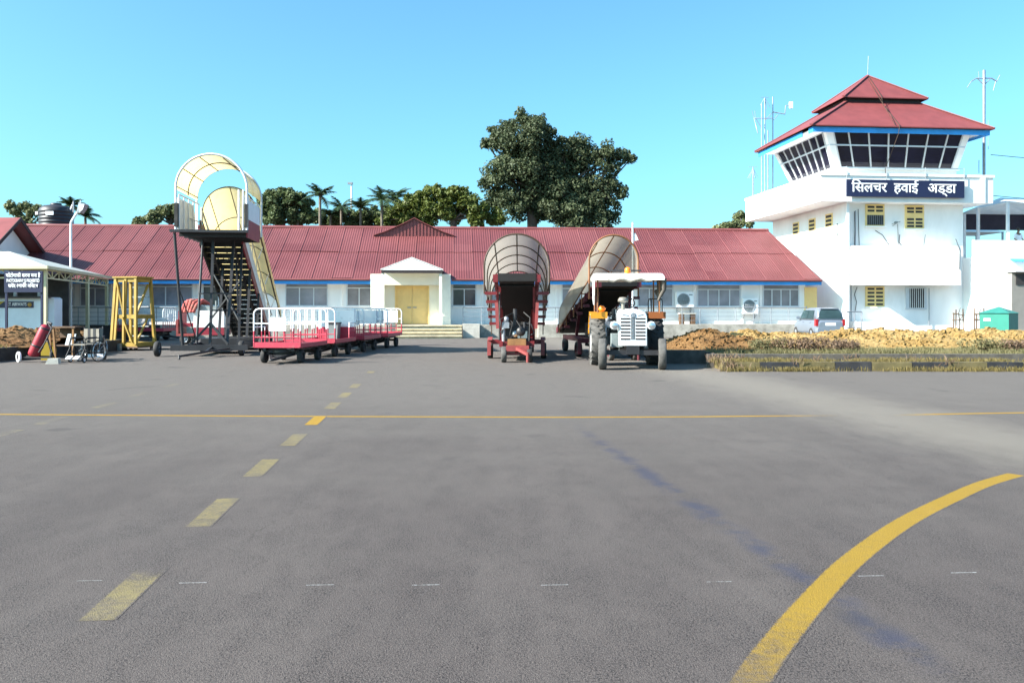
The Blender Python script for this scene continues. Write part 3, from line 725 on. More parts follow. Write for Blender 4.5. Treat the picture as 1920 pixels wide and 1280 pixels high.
# sunlit ledge block over the ground floor
l0, l1 = tx(1602, -.1)[0], tx(1803, -.1)[0]
b = MB(); b.box(l0, l1, -.05, .897, 2.82, 5.0); b.build('ledge_block', 'white', tw)
b = MB(); b.box(tx(1602,.3)[0], tx(1700,.3)[0], .05, .895, 0, .8); b.prism([(tx(1656,.1)[0],.0,0),(tx(1745,.1)[0],.0,0),(tx(1665,.1)[0],.0,1.55),(tx(1656,.1)[0],.0,1.55)], (0,.2,0)); b.build('sun_patch_wall', 'white', tw)  # low base, plus white wedge added as the diagonal patch of sunlight
b = MB()
for px, y0, y1 in ((1596, 500, 612), (1604, 395, 470), (1742, 540, 615)):
    u, Y = tx(px, .8); b.tube([(u,.8,max(.05,zof(y1,Y))),(u,.8,zof(y0,Y))], .025, 6)
b.build('wall_pipe', 'metal', tw)
def wall_wire(pts, v, r=.018, m='fasc_dark'):
    b = MB(); P_ = []
    for px, py in pts: u, Y = tx(px, v); P_.append((u, v, zof(py, Y)))
    b.tube(P_, r, 5); b.build('wall_cable', m, tw)
wall_wire(((1602,396),(1603,430),(1602,462)), .87); wall_wire(((1609,392),(1610,425),(1611,460)), .87)
wall_wire(((1641,432),(1655,441),(1662,452),(1668,462)), .86); wall_wire(((1687,440),(1686,455),(1692,462)), .86)
wall_wire(((1683,420),(1684,445),(1684,462)), .86, .012); wall_wire(((1735,440),(1732,462)), .86, .012)
wall_wire(((1607,538),(1602,552),(1606,566),(1603,585)), .85); wall_wire(((1792,448),(1800,470),(1799,505)), -.08)
b = MB(); u, Y = tx(1680, .8); z = zof(417, Y); b.cbox((u,.80,z),(.12,.16,.10)); b.bar((u-.25,.8,z-.1),(u+.25,.8,z+.05), .03); b.bar((u,.8,z-.05),(u-.2,.8,z-.2), .025); b.build('flood_lamp', 'tr_grey', tw)
for k, (y, z) in enumerate(((7.6, 3.7), (1.35, 5.45))):
    b = MB(); b.tube([(s0-.04,y,z+.9),(s0-.05,y-.05,z+.35),(s0-.05,y+.12,z),(s0-.05,y,z-.6)], .03, 5); b.tube([(s0-.05,y,z+.3),(s0-.06,y-.3,z+.25)], .02, 5); b.build('wall_cable', 'tr_grey', tw)
b = MB(); b.box(s0-.09, s0-.002, 3.1, 3.28, 3.4, 5.2); b.build('duct', 'metal_w', tw)
# airport name board
n0, Yn = tx(1587, -.14); n1 = tx(1807, -.14)[0]; zc0, zc1 = zof(368.5, Yn), zof(336.5, Yn)
sg = thing('airport_sign', 'navy name board with large white Devanagari lettering on the tower parapet', 'sign', (TO[0], TO[1], 0), TA)
b = MB(); b.box(n0, n1, -.2, -.115, zc0, zc1); b.build('board', 'navy', sg)
zb = zc0+.27
for s_, pxa, w in (('\u093f\u0938\u0932\u091a\u0930', 1630, None), ('\u0939\u0935\u093e\u0908', 1699, None), ('\u0905\u0921\u094d\u0921\u093e', 1766, None)):
    text('lettering', s_, .76, 'letter', sg, (tx(pxa, -.2)[0], -.207, zb), bold=.014)

# right-hand block
rb = thing('terrace_block', 'white flat-topped block joined to the right of the control tower', 'building', (TO[0], TO[1], 0), TA)
r0 = s1+.003
b = MB(); b.box(r0, 22, -.1, 8, 0, 4.4); b.box(r0, 22, -.1, .1, 4.4, 5.35); b.box(21.8, 22, .1, 8, 4.4, 5.35); b.build('wall', 'white', rb)
g0, Yg = tx(1886, .1); b = MB(); b.box(g0, g0+8, -.4, -.103, 0, 3.55); b.build('garage_wall', 'grey_wall', rb)
b = MB(); b.box(g0-.12, g0+8, -.85, -.103, 3.553, 3.62); b.build('awning', 'metal_w', rb)
b = MB(); b.box(g0+.22, g0+3.5, -.45, -.402, zof(534,Yg), zof(514,Yg)); w = b.build('window', 'slot', rb)
b = MB()
for k in range(1, 6): b.box(g0+.22+.55*k-.03, g0+.22+.55*k+.03, -.47, -.451, zof(534,Yg), zof(514,Yg))
b.build('window_bar', 'alu', w)
b = MB(); b.box(g0+.3, g0+3, -.47, -.402, 0, .35); b.build('base_slab', 'conc', rb)
ww = tx(1896, .3)[0]; b = MB(); b.prism([(ww-.35,-.102,4.32),(ww-.35,-.5,4.15),(ww-.35,-.5,4.12),(ww-.35,-.102,4.25)], (.8,0,0)); b.build('lamp_hood', 'blue', rb)
# terrace canopy
tc = thing('terrace_canopy', 'white fabric canopy on slim posts above the terrace beside the tower', 'canopy', (TO[0], TO[1], 0), TA)
p1 = tx(1833, 1.2)[0]; p2 = tx(1888, .3)[0]
pA = tx(1890, .7)[0]; pB = tx(1834, 3.2)[0]
b = MB()
ap = (pA+1.6, 3.6, 8.25)
ee = [(pB-.2,3.4,7.55),(pA-.05,.65,7.62),(pA+5.4,.65,7.62),(pA+5.4,6.4,7.6),(pB+1,6.4,7.6)]
for i in range(5): b.prism([ee[i], ee[(i+1) % 5], ap], (0,0,-.05))
b.build('roof', 'hood_c', tc)
for (x, y) in ((pB,3.2),(pA,.72),(pA+5.2,.8),(pA+5.2,6.2),(pB+1.1,6.2)):
    b = MB(); b.box(x-.07, x+.07, y-.07, y+.07, 4.4, 7.55); b.build('post', 'metal_w', tc)
b = MB(); b.box(s1+.1, pA+5.2, 6.35, 6.4, 6.55, 7.55); b.build('shade_net', 'net', tc)
tc2 = thing('terrace_canopy', 'second white canopy further back, half hidden behind the dark shade net', 'canopy', (TO[0]+.5, TO[1]+9.5, 0), TA)
b = MB(); x0, x1 = s1+1.0, s1+7.2
for k in range(2):
    a, c = x0+3.1*k, x0+3.1*(k+1); ap = ((a+c)/2, 1.5, 7.3); ee = [(a,0,6.75),(c,0,6.75),(c,3,6.75),(a,3,6.75)]
    for i in range(4): b.prism([ee[i], ee[(i+1) % 4], ap], (0,0,-.05))
b.build('roof', 'hood_c', tc2)
for x in (x0+.1, x0+3.1, x1-.1):
    for y in (.1, 2.9): b = MB(); b.box(x-.05, x+.05, y-.05, y+.05, 0, 6.75); b.build('post', 'metal', tc2)

# masts and antennas
def mast(name, label, x, y, z0, z1, arms, r=.05):
    t = thing(name, label, 'antenna', (x, y, z0), 0)
    b = MB(); b.tube([(0,0,0),(0,0,z1-z0)], r, 8); b.build('pole', 'metal', t)
    for pts, rr in arms:
        b = MB(); b.tube([(p[0],p[1],p[2]-z0) for p in pts], rr, 6); b.build('arm', 'metal', t)
    return t
Ym = 50.5; x = gx(1845, Ym); Z = lambda py: zof(py, Ym)
mast('antenna_mast', 'tall antenna mast with drooping cross arms right of the tower roof', x, Ym, BZ1-.1, Z(132), [
    ([(-.75,0,Z(153)),(-.45,0,Z(147)),(.45,0,Z(147)),(.75,0,Z(153))], .035), ([(-.4,0,Z(147)),(0,0,Z(160))], .025), ([(.4,0,Z(147)),(0,0,Z(160))], .025),
    ([(-.75,0,Z(153)),(-1.0,0,Z(165))], .02), ([(.75,0,Z(153)),(.95,0,Z(141))], .02), ([(.7,0,Z(152)),(.55,0,Z(170))], .02), ([(-.3,0,Z(147)),(-.32,0,Z(134))], .015),
    ([(.25,0,Z(225)),(.25,0,Z(280))], .015), ([(-.3,0,Z(325)),(-.3,0,Z(300))], .02)], .085)
Ym = 56.0
for j, (px, ya, arms) in enumerate(((1428, 195, ()), (1434, 182, ()), (1449, 178, ()), (1440, 240, ()))):
    X = gx(px, Ym+j*.25)
    A = []
    if j == 0: A = [([(-.25,0,Z(250)),(-.5,0,Z(222)),(.7,0,Z(222))], .03), ([(-.5,0,Z(222)),(-.62,0,Z(208))], .015), ([(-.4,0,Z(222)),(-.45,0,Z(208))], .015), ([(0,0,Z(240)),(-.4,0,Z(222))], .02)]
    if j == 1: A = [([(0,0,Z(182)),(-.3,0,Z(196))], .015), ([(0,0,Z(182)),(.35,0,Z(200))], .015), ([(0,0,Z(182)),(.12,0,Z(203))], .015), ([(-.25,0,Z(181)),(.25,0,Z(181))], .015)]
    if j == 2: A = [([(0,0,Z(207)),(.8,0,Z(211)),(.85,0,Z(195)),(1.1,0,Z(194))], .035), ([(0,0,Z(207)),(-.5,0,Z(222))], .02), ([(.05,0,Z(222)),(.35,0,Z(212))], .02)]
    m_ = mast('antenna_pole', ('white antenna pole with a side arm left of the tower roof', 'antenna pole topped by a small drooping spoke aerial left of the tower', 'antenna pole carrying a white box on a cranked arm left of the tower', 'short bare antenna pole in the cluster left of the tower')[j], X, Ym+j*.25, BZ1-.1, Z(ya), A, .036)
    if j == 2:
        b = MB(); b.cbox((1.2,0,Z(194)-BZ1+.1),(.2,.2,.42)); b.build('box', 'board_w', m_)
X = gx(1412, 56.9); Z = lambda py: zof(py, 56.9)
m_ = mast('discone_aerial', 'small umbrella-shaped aerial on the left corner of the tower parapet', X, 56.9, BZ1-.05, Z(313), [([(0,0,Z(316)),(d,e,Z(334))], .012) for d, e in ((-.35,0),(-.2,.1),(.2,.1),(.35,0),(0,-.3))]+[([(-.3,0,Z(313)),(.3,0,Z(313))], .012)], .04)
for k, (za, zb_) in enumerate(((10.2, 9.4), (7.9, 7.2))):
    b = MB(); A = Vector((bw*math.cos(TA)+TO[0], 48.2, za)); Bq = Vector((A.x+14, 47, zb_))
    b.tube([A.lerp(Bq, t)+Vector((0,0,-.9*t*(1-t))) for t in [i/10 for i in range(11)]], .02, 6)
    b.build('overhead_cable', 'black', label=('upper' if k == 0 else 'lower')+' black cable leaving the tower parapet towards the right', cat='cable')

# green cabinet, gate and planters in front of the tower
gc = at(1873, 615, 40); o = thing('green_cabinet', 'green metal cabinet with pyramid roof beyond the soil mound', 'cabinet', (gc.x, 40, 0), R(42))
h = 1.3; w = .62
b = MB(); b.box(-w, w, -w, w, 0, h); b.build('body', 'green', o)
b = MB(); e = [(-w-.06,-w-.06,h),(w+.06,-w-.06,h),(w+.06,w+.06,h),(-w-.06,w+.06,h)]
for i in range(4): b.add([e[i], e[(i+1) % 4], (0,0,h+.3)], [(0,1,2)])
b.add(e, [(0,3,2,1)]); b.build('roof', 'green_r', o)
b = MB(); b.cbox((-w-.006,.3,1.0),(.01,.3,.12)); b.build('notice', 'board_w', o)
def guard(px, Y, lab, seed):
    rg = random.Random(seed); X = gx(px, Y); o = thing('plant_guard', lab, 'plant guard', (X, Y, 0))
    b = MB()
    for a, c in ((-.25,0),(.25,0),(0,.25)): b.tube([(a,c,0),(a*.9,c*.9,1.35+rg.uniform(-.15,.2))], .03, 6)
    b.build('stake', 'wood_b', o); b = MB()
    for z in (.5, .95, 1.25): b.tube([(-.28,0,z+rg.uniform(-.08,.08)),(.28,0,z+rg.uniform(-.08,.08)),(0,.26,z),(-.28,0,z)], .02, 6)
    b.build('crosspiece', 'wood', o)
    b = MB(); b.tube([(.05,.05,0),(.1,.05,.8),(.02,.02,1.3),(.1,0,1.55)], [.035,.03,.02,.01], 6); b.tube([(.08,.05,.9),(.3,.05,1.3)], [.018,.008], 6); b.build('sapling', 'trunk', o)
guard(1797, 42, 'rough stake guard round a bare sapling in front of the tower wall', 1)
guard(1836, 42, 'rough stake guard round a bare sapling beside the green cabinet', 2)
Yg = 45.5; o = thing('pipe_gate', 'low grey pipe gate behind the silver car by the tower corner', 'gate', (gx(1597, Yg), Yg, 0), TA)
b = MB()
for x in (-.55, -.15, .15, .55): b.tube([(x,0,0),(x,0,1.35)], .03, 6)
b.tube([(-.55,0,1.35),(.55,0,1.35)], .035, 6); b.tube([(-.55,0,.5),(.55,0,.5)], .025, 6); b.build('frame', 'metal', o)

# ------------------------------------------------------------------ silver car
car = thing('parked_car', 'silver hatchback seen from behind, parked in front of the terminal', 'car', (gx(1557, 43), 43, 0), R(1))
def loft(b, secs, close=True):
    n = len(secs[0]); vs = [p for s in secs for p in s]; fs = []
    for i in range(len(secs)-1):
        for k in range(n): fs.append((i*n+k, i*n+(k+1) % n, (i+1)*n+(k+1) % n, (i+1)*n+k))
    b.add(vs, fs, True)
    if close: b.add(secs[0], [tuple(range(n))]); b.add(secs[-1], [tuple(range(n))[::-1]])
def carsec(y, hw, z0, z1, r=.12):
    pts = []
    for cx, cz, a0 in ((hw-r, z0+r, -90), (hw-r, z1-r, 0), (-hw+r, z1-r, 90), (-hw+r, z0+r, 180)):
        for k in range(4): a = R(a0+30*k); pts.append((cx+r*math.cos(a), y, cz+r*math.sin(a)))
    return pts
b = MB(); loft(b, [carsec(y, hw, z0, z1, .2) for y, hw, z0, z1 in ((-.03,.60,.42,.84),(.0,.68,.34,.93),(.08,.73,.26,.97),(.3,.755,.22,.99),(1.6,.76,.2,.98),(2.5,.75,.2,.97),(3.1,.72,.22,.86),(3.4,.66,.26,.74),(3.5,.58,.32,.62))]); b.build('body', 'car', car)
b = MB()
def cabsec(y, hb, ht, zt):
    pts = [(hb,y,.95)]; r = .13
    for a in (0, 30, 60, 90): pts.append((ht-r+r*math.cos(R(a))+.02*(1-a/90), y, zt-r+r*math.sin(R(a))))
    for a in (90, 120, 150, 180): pts.append((-ht+r+r*math.cos(R(a))-.02*(a/90-1), y, zt-r+r*math.sin(R(a))))
    return pts+[(-hb,y,.95)]
loft(b, [cabsec(.0,.68,.66,1.12), cabsec(.12,.70,.60,1.40), cabsec(.3,.71,.57,1.53), cabsec(.7,.72,.57,1.57), cabsec(1.6,.72,.57,1.56), cabsec(2.05,.72,.57,1.47), cabsec(2.75,.70,.64,1.08)]); b.build('roof', 'car', car)
b = MB(); b.prism([(-.58,-.028,1.02),(.58,-.028,1.02),(.56,.0,1.22),(.49,.075,1.40),(.42,.095,1.44),(-.42,.095,1.44),(-.49,.075,1.40),(-.56,.0,1.22)], (0,.05,.0)); b.build('rear_window', 'car_glass', car)
b = MB(); b.box(-.46,.46,.10,.34,1.49,1.55); b.build('spoiler', 'car', car)
b = MB()
for sg in (-1, 1):
    for ya, yb, yc, yd in ((.45,1.2,1.2,.55),(1.28,2.25,2.0,1.28)):
        b.prism([(sg*.738,ya,1.0),(sg*.738,yb,1.0),(sg*.625,yc,1.43),(sg*.625,yd,1.43)], (sg*-.03,0,0))
b.build('side_window', 'car_glass', car)
for sg in (-1, 1):
    b = MB(); b.box(sg*.685-.06, sg*.685+.06, -.03, .2, .64, .98); b.build('tail_lamp', 'tail', car)
    b = MB(); b.cbox((sg*.84, 2.25, 1.03), (.16, .08, .12)); b.build('mirror', 'car', car)
    for y in (.62, 2.85):
        b = MB(); b.lathe([(.14,-.09),(.25,-.09),(.28,-.05),(.28,.05),(.25,.09),(.14,.09)], (sg*.68,y,.28), 'x', 24); w = b.build('wheel', 'rubber', car)
        b = MB(); b.lathe([(0,-.07),(.16,-.08),(.16,.08),(0,.07)], (sg*.69,y,.28), 'x', 20); b.build('rim', 'metal', w)
b = MB(); loft(b, [carsec(-.05,.66,.3,.52,.06), carsec(.1,.74,.28,.55,.06)]); b.build('bumper', 'car', car)
b = MB(); b.box(-.26,.26,-.035,.01,.66,.80); b.build('number_plate', 'plate', car)
b = MB()
for y in (1.05, 1.2): pass
for sg in (-1, 1):
    for y in (.75, 1.7): b.cbox((sg*.77, y, .82), (.03, .16, .03))
b.build('handle', 'car', car)

# ------------------------------------------------------------------ soil mounds, verges and kerbs
def hnoise(x, y, s): 
    return math.sin(x*1.7*s+1.3*math.sin(y*1.1*s))+math.sin(y*2.3*s+1.7*math.sin(x*.9*s+2))
def mound(name, label, m, peaks, x0, x1, y0, y1, zb, seed, clods=200, st=.085, hs=1.0):
    peaks = [(a, c, rx, ry, h*hs) for a, c, rx, ry, h in peaks]
    rg = random.Random(seed); nx = int((x1-x0)/st); ny = int((y1-y0)/st); vs = []; fs = []
    for j in range(ny+1):
        for i in range(nx+1):
            x = x0+(x1-x0)*i/nx; y = y0+(y1-y0)*j/ny; h = 0
            for (cx, cy, rx, ry, hh) in peaks:
                d = math.hypot((x-cx)/rx, (y-cy)/ry)
                if d < 1.4: h = max(h, hh*(1-d**1.4))
            if h > 0: h += min(1, h*3)*(.022*hnoise(x, y, 2.1)+.012*hnoise(x+5, y, 5)+rg.uniform(-.028, .032))
            vs.append((x+rg.uniform(-.03,.03), y+rg.uniform(-.03,.03), zb+max(h, -.05)))
    for j in range(ny):
        for i in range(nx):
            q = (j*(nx+1)+i, j*(nx+1)+i+1, (j+1)*(nx+1)+i+1, (j+1)*(nx+1)+i)
            if max(vs[k][2] for k in q) > zb+.01: fs.append(q)
    b = MB(); b.add(vs, fs)
    top = [v for v in vs if v[2] > zb+.04]
    for k in range(clods):
        p = rg.choice(top); r = rg.choice((.022,.03,.03,.04,.05,.075))*rg.uniform(.8,1.3)
        o_ = []
        for a in range(6):
            for zz in (-.6, .5): o_.append((p[0]+r*math.cos(a*1.047+zz)*rg.uniform(.7,1.2), p[1]+r*math.sin(a*1.047+zz)*rg.uniform(.7,1.2), p[2]+r*(zz+rg.uniform(-.2,.3))))
        b.add(o_, [(0,2,3,1),(2,4,5,3),(4,6,7,5),(6,8,9,7),(8,10,11,9),(10,0,1,11),(1,3,5,7,9,11)])
    return b.build(name, m, label=label, cat='soil mound', group='excavated soil mounds')
IZ = .31
Yk = 20.6
# right island
b = MB(); b.box(5.35, 34, 21.95, 34, .02, IZ); b.box(4.35, 5.35, 23.6, 34, .02, IZ); b.build('verge', 'verge', kind='structure', label='raised dry verge along the right of the apron')
b = MB(); b.box(5.15, 34, Yk+.22, 21.72, .004, .17); b.build('verge', 'verge', kind='structure', label='narrow dry strip between the two kerbs on the right')
b = MB()
b.box(5.0, 34, 21.73, 21.94, 0, .345); b.box(4.2, 5.3, 23.36, 23.59, 0, .37); b.box(5.3, 5.34, 21.95, 23.4, 0, .33); b.box(4.2, 4.34, 23.6, 33, 0, .34)
b.build('kerb', 'kerb_c', kind='structure', label='dirty inner kerb wall round the right verge')
b = MB(); x = 5.1; i = 0; rg = random.Random(3)
while x < 34:
    w = rg.uniform(.86, 1.0); b.mi = i % 2; dz = rg.uniform(-.015, .015)
    b.box(x, x+w-.012, Yk+rg.uniform(-.012,.012), Yk+.2, 0, .205+dz); x += w; i += 1
b.build('kerb', ['kerb_y', 'kerb_k'], kind='structure', label='kerb painted in worn black and yellow blocks on the right')
mound('soil_mound', 'brown soil mound at the left end of the right verge, behind the tractor', 'soil_b', [(gx(1325,26.2),26.2,1.75,1.6,.66),(gx(1385,26),25.9,1.4,1.2,.42)], 4.3, 8.6, 24.2, 28.2, IZ, 5, 420, .08, .8)
mound('soil_mound', 'long orange soil mound running along the right verge below the tower', 'soil_o', [(gx(1400,28),28,1.5,1.7,.64),(gx(1460,28),27.9,1.4,1.6,.50)]+[(gx(px,28),28+.25*math.sin(px),1.7,2.0,h) for px, h in ((1500,.50),(1545,.56),(1590,.66),(1640,.66),(1690,.64),(1740,.62),(1790,.64),(1840,.68),(1890,.62),(1950,.66),(2010,.6),(2080,.6))], 5.9, 21, 25.4, 30.4, IZ, 6, 2200, .085, .78)
# left island
b = MB(); b.prism([(-14.95,22.8,.02),(-14.3,31.2,.02),(-14.6,31.8,.02),(-34,31.8,.02),(-34,22.8,.02)], (0,0,.34)); b.build('verge', 'verge', kind='structure', label='raised dry verge along the left of the apron')
b = MB(); b.bar((-14.85,22.6,.19),(-14.2,31.3,.19), .2, .385); b.build('kerb', 'kerb_k', kind='structure', label='kerb wall of the left verge with its shade coloured in')  # black colour stands for shade on the side turned from the sun
mound('soil_mound', 'red-brown soil mound on the left verge in front of the pavilion', 'soil_l', [(gx(30,26.5),26.4,1.3,1.4,.62),(gx(100,27),27,1.2,1.3,.66),(gx(0,26),26.0,1.4,1.3,.42),(gx(150,28.5),28.5,1.0,1.0,.4),(gx(-60,26),26,1.6,1.4,.6)], -19.5, -13.9, 24.6, 30.5, .36, 7, 420, .085, .95)

def tufts(name, label, m, spots, n, h, seed, w=.012, spread=.12):
    rs = np.random.RandomState(seed); S = np.array(spots); V = []; 
    idx = rs.randint(0, len(S), n); P = S[idx]+np.c_[rs.normal(0, spread, (n,2)), np.zeros(n)]
    a = rs.uniform(0, 2*np.pi, n); hh = h*rs.uniform(.4, 1.2, n); lean = rs.uniform(.1, .7, n)*hh
    dx, dy = np.cos(a), np.sin(a); ox, oy = -dy*w, dx*w
    v = np.zeros((n, 4, 3)); v[:,0] = P+np.c_[ox,oy,0*a]; v[:,1] = P-np.c_[ox,oy,0*a]
    v[:,2] = P+np.c_[dx*lean*.45-ox*.7, dy*lean*.45-oy*.7, hh*.65]; v[:,3] = P+np.c_[dx*lean, dy*lean, hh]
    f = [(4*i,4*i+1,4*i+2) for i in range(n)]+[(4*i+0,4*i+2,4*i+3) for i in range(n)]
    me = bpy.data.meshes.new(name); me.from_pydata(v.reshape(-1,3).tolist(), [], f); me.materials.append(M[m])
    o = bpy.data.objects.new(name, me); col.objects.link(o); return tag(o, label, None, None, 'stuff')
rg = random.Random(11)
sp = []
for k in range(330):
    x = 5.1+(rg.random()*1.6 if k < 60 else abs(rg.gauss(rg.choice((2.2,4.6,6.4,9.3,12.5,15)), .75))); sp.append((x, rg.choice((Yk-.05, Yk+.1, 21.0, 21.3, 21.6)), .0 if rg.random() < .35 else .16))
sp = [(x, (Yk-.06 if z == 0 else max(y, Yk+.28)), z) for x, y, z in sp]
tufts('grass', 'dry yellow grass growing along the right kerbs', 'grass_dry', sp, 13000, .125, 1, .006, .1)
tufts('grass', 'low dry weeds covering the right verge before the mound', 'weed', [(5.5+rg.random()*17, 22+rg.random()*3.4, IZ) for _ in range(380)], 12000, .11, 2, .008)
tufts('grass', 'dry pale grass on the left verge', 'grass_dry', [(-19+rg.random()*4.1, 23.2+rg.random()*4, .36) for _ in range(260)], 5500, .13, 3)
def leafcloud(name, m, parent, clumps, n, size, seed, up=.4, asp=.55, shell=.55, **kw):
    rs = np.random.RandomState(seed); C = np.array(clumps, float); wgt = C[:,3]**2; wgt /= wgt.sum()
    idx = rs.choice(len(C), n, p=wgt); d = rs.normal(size=(n,3)); d /= np.linalg.norm(d, axis=1)[:,None]
    rr = C[idx,3]*(shell+(1-shell)*rs.random_sample(n)**.6)*rs.uniform(.9, 1.12, n)
    P = C[idx,:3]+d*rr[:,None]*np.array([1,1,.85])
    nr = d*.7+np.array([0,0,up])+rs.normal(size=(n,3))*.55; nr /= np.linalg.norm(nr, axis=1)[:,None]
    t = np.cross(nr, rs.normal(size=(n,3))); t /= np.linalg.norm(t, axis=1)[:,None]; bt = np.cross(nr, t)
    s = size*rs.uniform(.6, 1.35, n)
    v = np.zeros((n,4,3)); v[:,0] = P-t*s[:,None]; v[:,1] = P+bt*(s*asp)[:,None]; v[:,2] = P+t*s[:,None]; v[:,3] = P-bt*(s*asp)[:,None]
    me = bpy.data.meshes.new(name); me.from_pydata(v.reshape(-1,3).tolist(), [], np.arange(4*n).reshape(-1,4).tolist())
    me.materials.append(M[m]); o = bpy.data.objects.new(name, me); col.objects.link(o)
    if parent: o.parent = parent
    return o
WL = ['low brown dry weed clump at the left of the right verge', 'grey-green weed clump on the right verge beneath the car', 'brown-purple dry weed clump left of the car on the verge', 'sparse pale weed clump in the middle of the right verge', 'dull green weed clump under the green cabinet', 'small brown weed clump at the right edge of the verge']
tufts('grass', 'taller straggling dry stalks along the right kerb', 'weed_p', [(5.0+abs(rg.gauss(0, .35)) if k < 14 else 5.2+rg.random()*15, rg.choice((Yk-.05, 21.2, 21.6)), .0 if k % 3 == 0 else .16) for k in range(40)], 650, .22, 4, .006, .09)
for i, (px, m, r) in enumerate(((1440,'weed',.3),(1480,'weed_p',.36),(1530,'weed_p',.42),(1585,'weed_p',.3),(1845,'weed',.34),(1900,'weed_p',.26))):
    Y = 24.6-.1*i; x = gx(px, Y)
    o = thing('weed_clump', WL[i], 'weeds', (x, Y, IZ), 0, 'weed clumps on the right verge')
    leafcloud('foliage', m, o, [(rg.uniform(-.9,.9)*r*1.6, rg.uniform(-.3,.3), .12+rg.uniform(0,.12), r*.55) for _ in range(9)], 900, .035, 20+i)
    b = MB()
    for _ in range(8): b.tube([(rg.uniform(-.2,.2),0,-.02),(rg.uniform(-.6,.6)*r*2,rg.uniform(-.1,.1),.3)], [.01,.004], 5)
    b.build('stem', 'wood_b', o)
# ------------------------------------------------------------------ trees and palms
def tree(name, label, Y, blobs, m, leafn, size, seed, trunks, sub=7, depth=1.0, subr=.34, group='trees behind the terminal', up=.4, asp=.55):
    rg = random.Random(seed); s = Y/F
    px0 = trunks[0][0]; X0 = gx(px0, Y)
    o = thing(name, label, 'tree', (X0, Y, 0), 0, group)
    cl = []; cen = []
    for (px, py, rp) in blobs:
        c = at(px, py, Y); r = rp*s; c = Vector((c.x-X0, rg.uniform(-.5,.5)*r*depth, c.z)); cen.append((c, r))
        n = max(4, int(sub*(1+r*.9)))
        for k in range(n):
            d = Vector((rg.gauss(0,1), rg.gauss(0,1)*depth, rg.gauss(0,1))).normalized()
            q = c+d*r*rg.uniform(.35, .8); cl.append((q.x, q.y, q.z, max(.3, r*subr*rg.uniform(.7,1.3))))
    leafcloud('crown', m, o, cl, leafn, size, seed, up, asp)
    b = MB()
    for (px, pytop, r) in trunks:
        t = at(px, pytop, Y); t = Vector((t.x-X0, 0, t.z)); b0 = Vector((t.x*.8, 0, 0))
        b.tube([b0, b0.lerp(t, .5)+Vector((r*.3,0,0)), t], [r*1.3, r, r*.85], 8)
        for c, rr in cen:
            if abs(c.x-t.x) < 9 and c.z > t.z-.5 and rg.random() < .8:
                mid = t.lerp(c, .5)+Vector((rg.uniform(-.3,.3),rg.uniform(-.3,.3),rg.uniform(0,.5))); b.tube([t, mid, c], [r*.5, r*.3, r*.08], 6)
    b.build('trunk', 'trunk', o)
tree('broadleaf_tree', 'huge dark broadleaf tree towering over the terminal roof', 76, [(980,262,50),(1000,235,26),(978,218,18),(955,234,22),(1014,228,15),(938,262,30),(925,246,12),(912,268,12),(1030,250,16),(1028,275,22),(1052,278,24),(1075,270,18),(985,320,62),(935,330,36),(930,372,34),(965,385,36),(910,345,14),(1050,310,45),(1090,290,42),(1130,300,36),(1165,292,22),(1183,298,9),(1060,360,52),(1035,335,36),(1030,300,26),(1110,360,52),(1000,395,30),(1140,395,34),(1145,345,26),(1165,360,14),(1080,405,42),(1045,400,38),(1120,415,34),(1020,380,35)],
     'leaf_big', 80000, .135, 1, [(997,396,.5),(1085,405,.45)], 14, .9, .3, up=.35)
tree('spreading_tree', 'olive-green spreading tree behind the ridge gablet', 68, [(745,397,24),(775,382,26),(805,371,24),(835,367,22),(865,373,26),(895,388,28),(922,402,20),(850,395,34),(800,400,30),(760,412,18),(890,410,20),(720,414,14),(820,356,9),(850,357,10),(785,366,8),(935,412,12)], 'leaf_ol', 26000, .13, 2, [(850,412,.3)], 13, .9, .34)
tree('leafy_tree', 'mid-green leafy tree behind the stair canopy', 66, [(500,380,22),(525,374,22),(550,377,20),(575,384,16),(490,402,22),(520,402,28),(550,405,26),(578,408,18),(507,366,10),(540,364,10),(565,370,8)], 'leaf_mid', 18000, .125, 3, [(530,418,.25)], 12, 1, .34)
tree('leafy_tree', 'low bushy green tree between the palms beside the tall lamp mast', 70, [(640,400,18),(655,412,20),(625,412,16),(680,408,18),(705,412,18),(722,404,14)], 'leaf_mid', 8000, .14, 4, [(665,420,.2)], 8)
tree('leafy_tree', 'olive-grey tree left of the passenger stairs', 66, [(318,400,20),(290,412,20),(265,418,12),(335,392,16),(345,412,20),(300,396,10)], 'leaf_pale', 7000, .14, 5, [(320,420,.2)], 8)
tree('feathery_tree', 'thin pale feathery tree left of the black water tank', 66, [(30,395,14),(48,388,10),(60,405,14),(20,385,8),(75,392,9),(85,410,14),(40,412,14),(112,415,10)], 'leaf_pale', 3600, .13, 6, [(55,420,.12)], 7, .8, .45)
tree('feathery_tree', 'small pale tree tucked behind the left wall of the control tower', 70, [(1385,405,14),(1360,424,12),(1400,418,16),(1345,430,7),(1378,425,12)], 'leaf_pale', 3200, .12, 7, [(1388,428,.14)], 7)
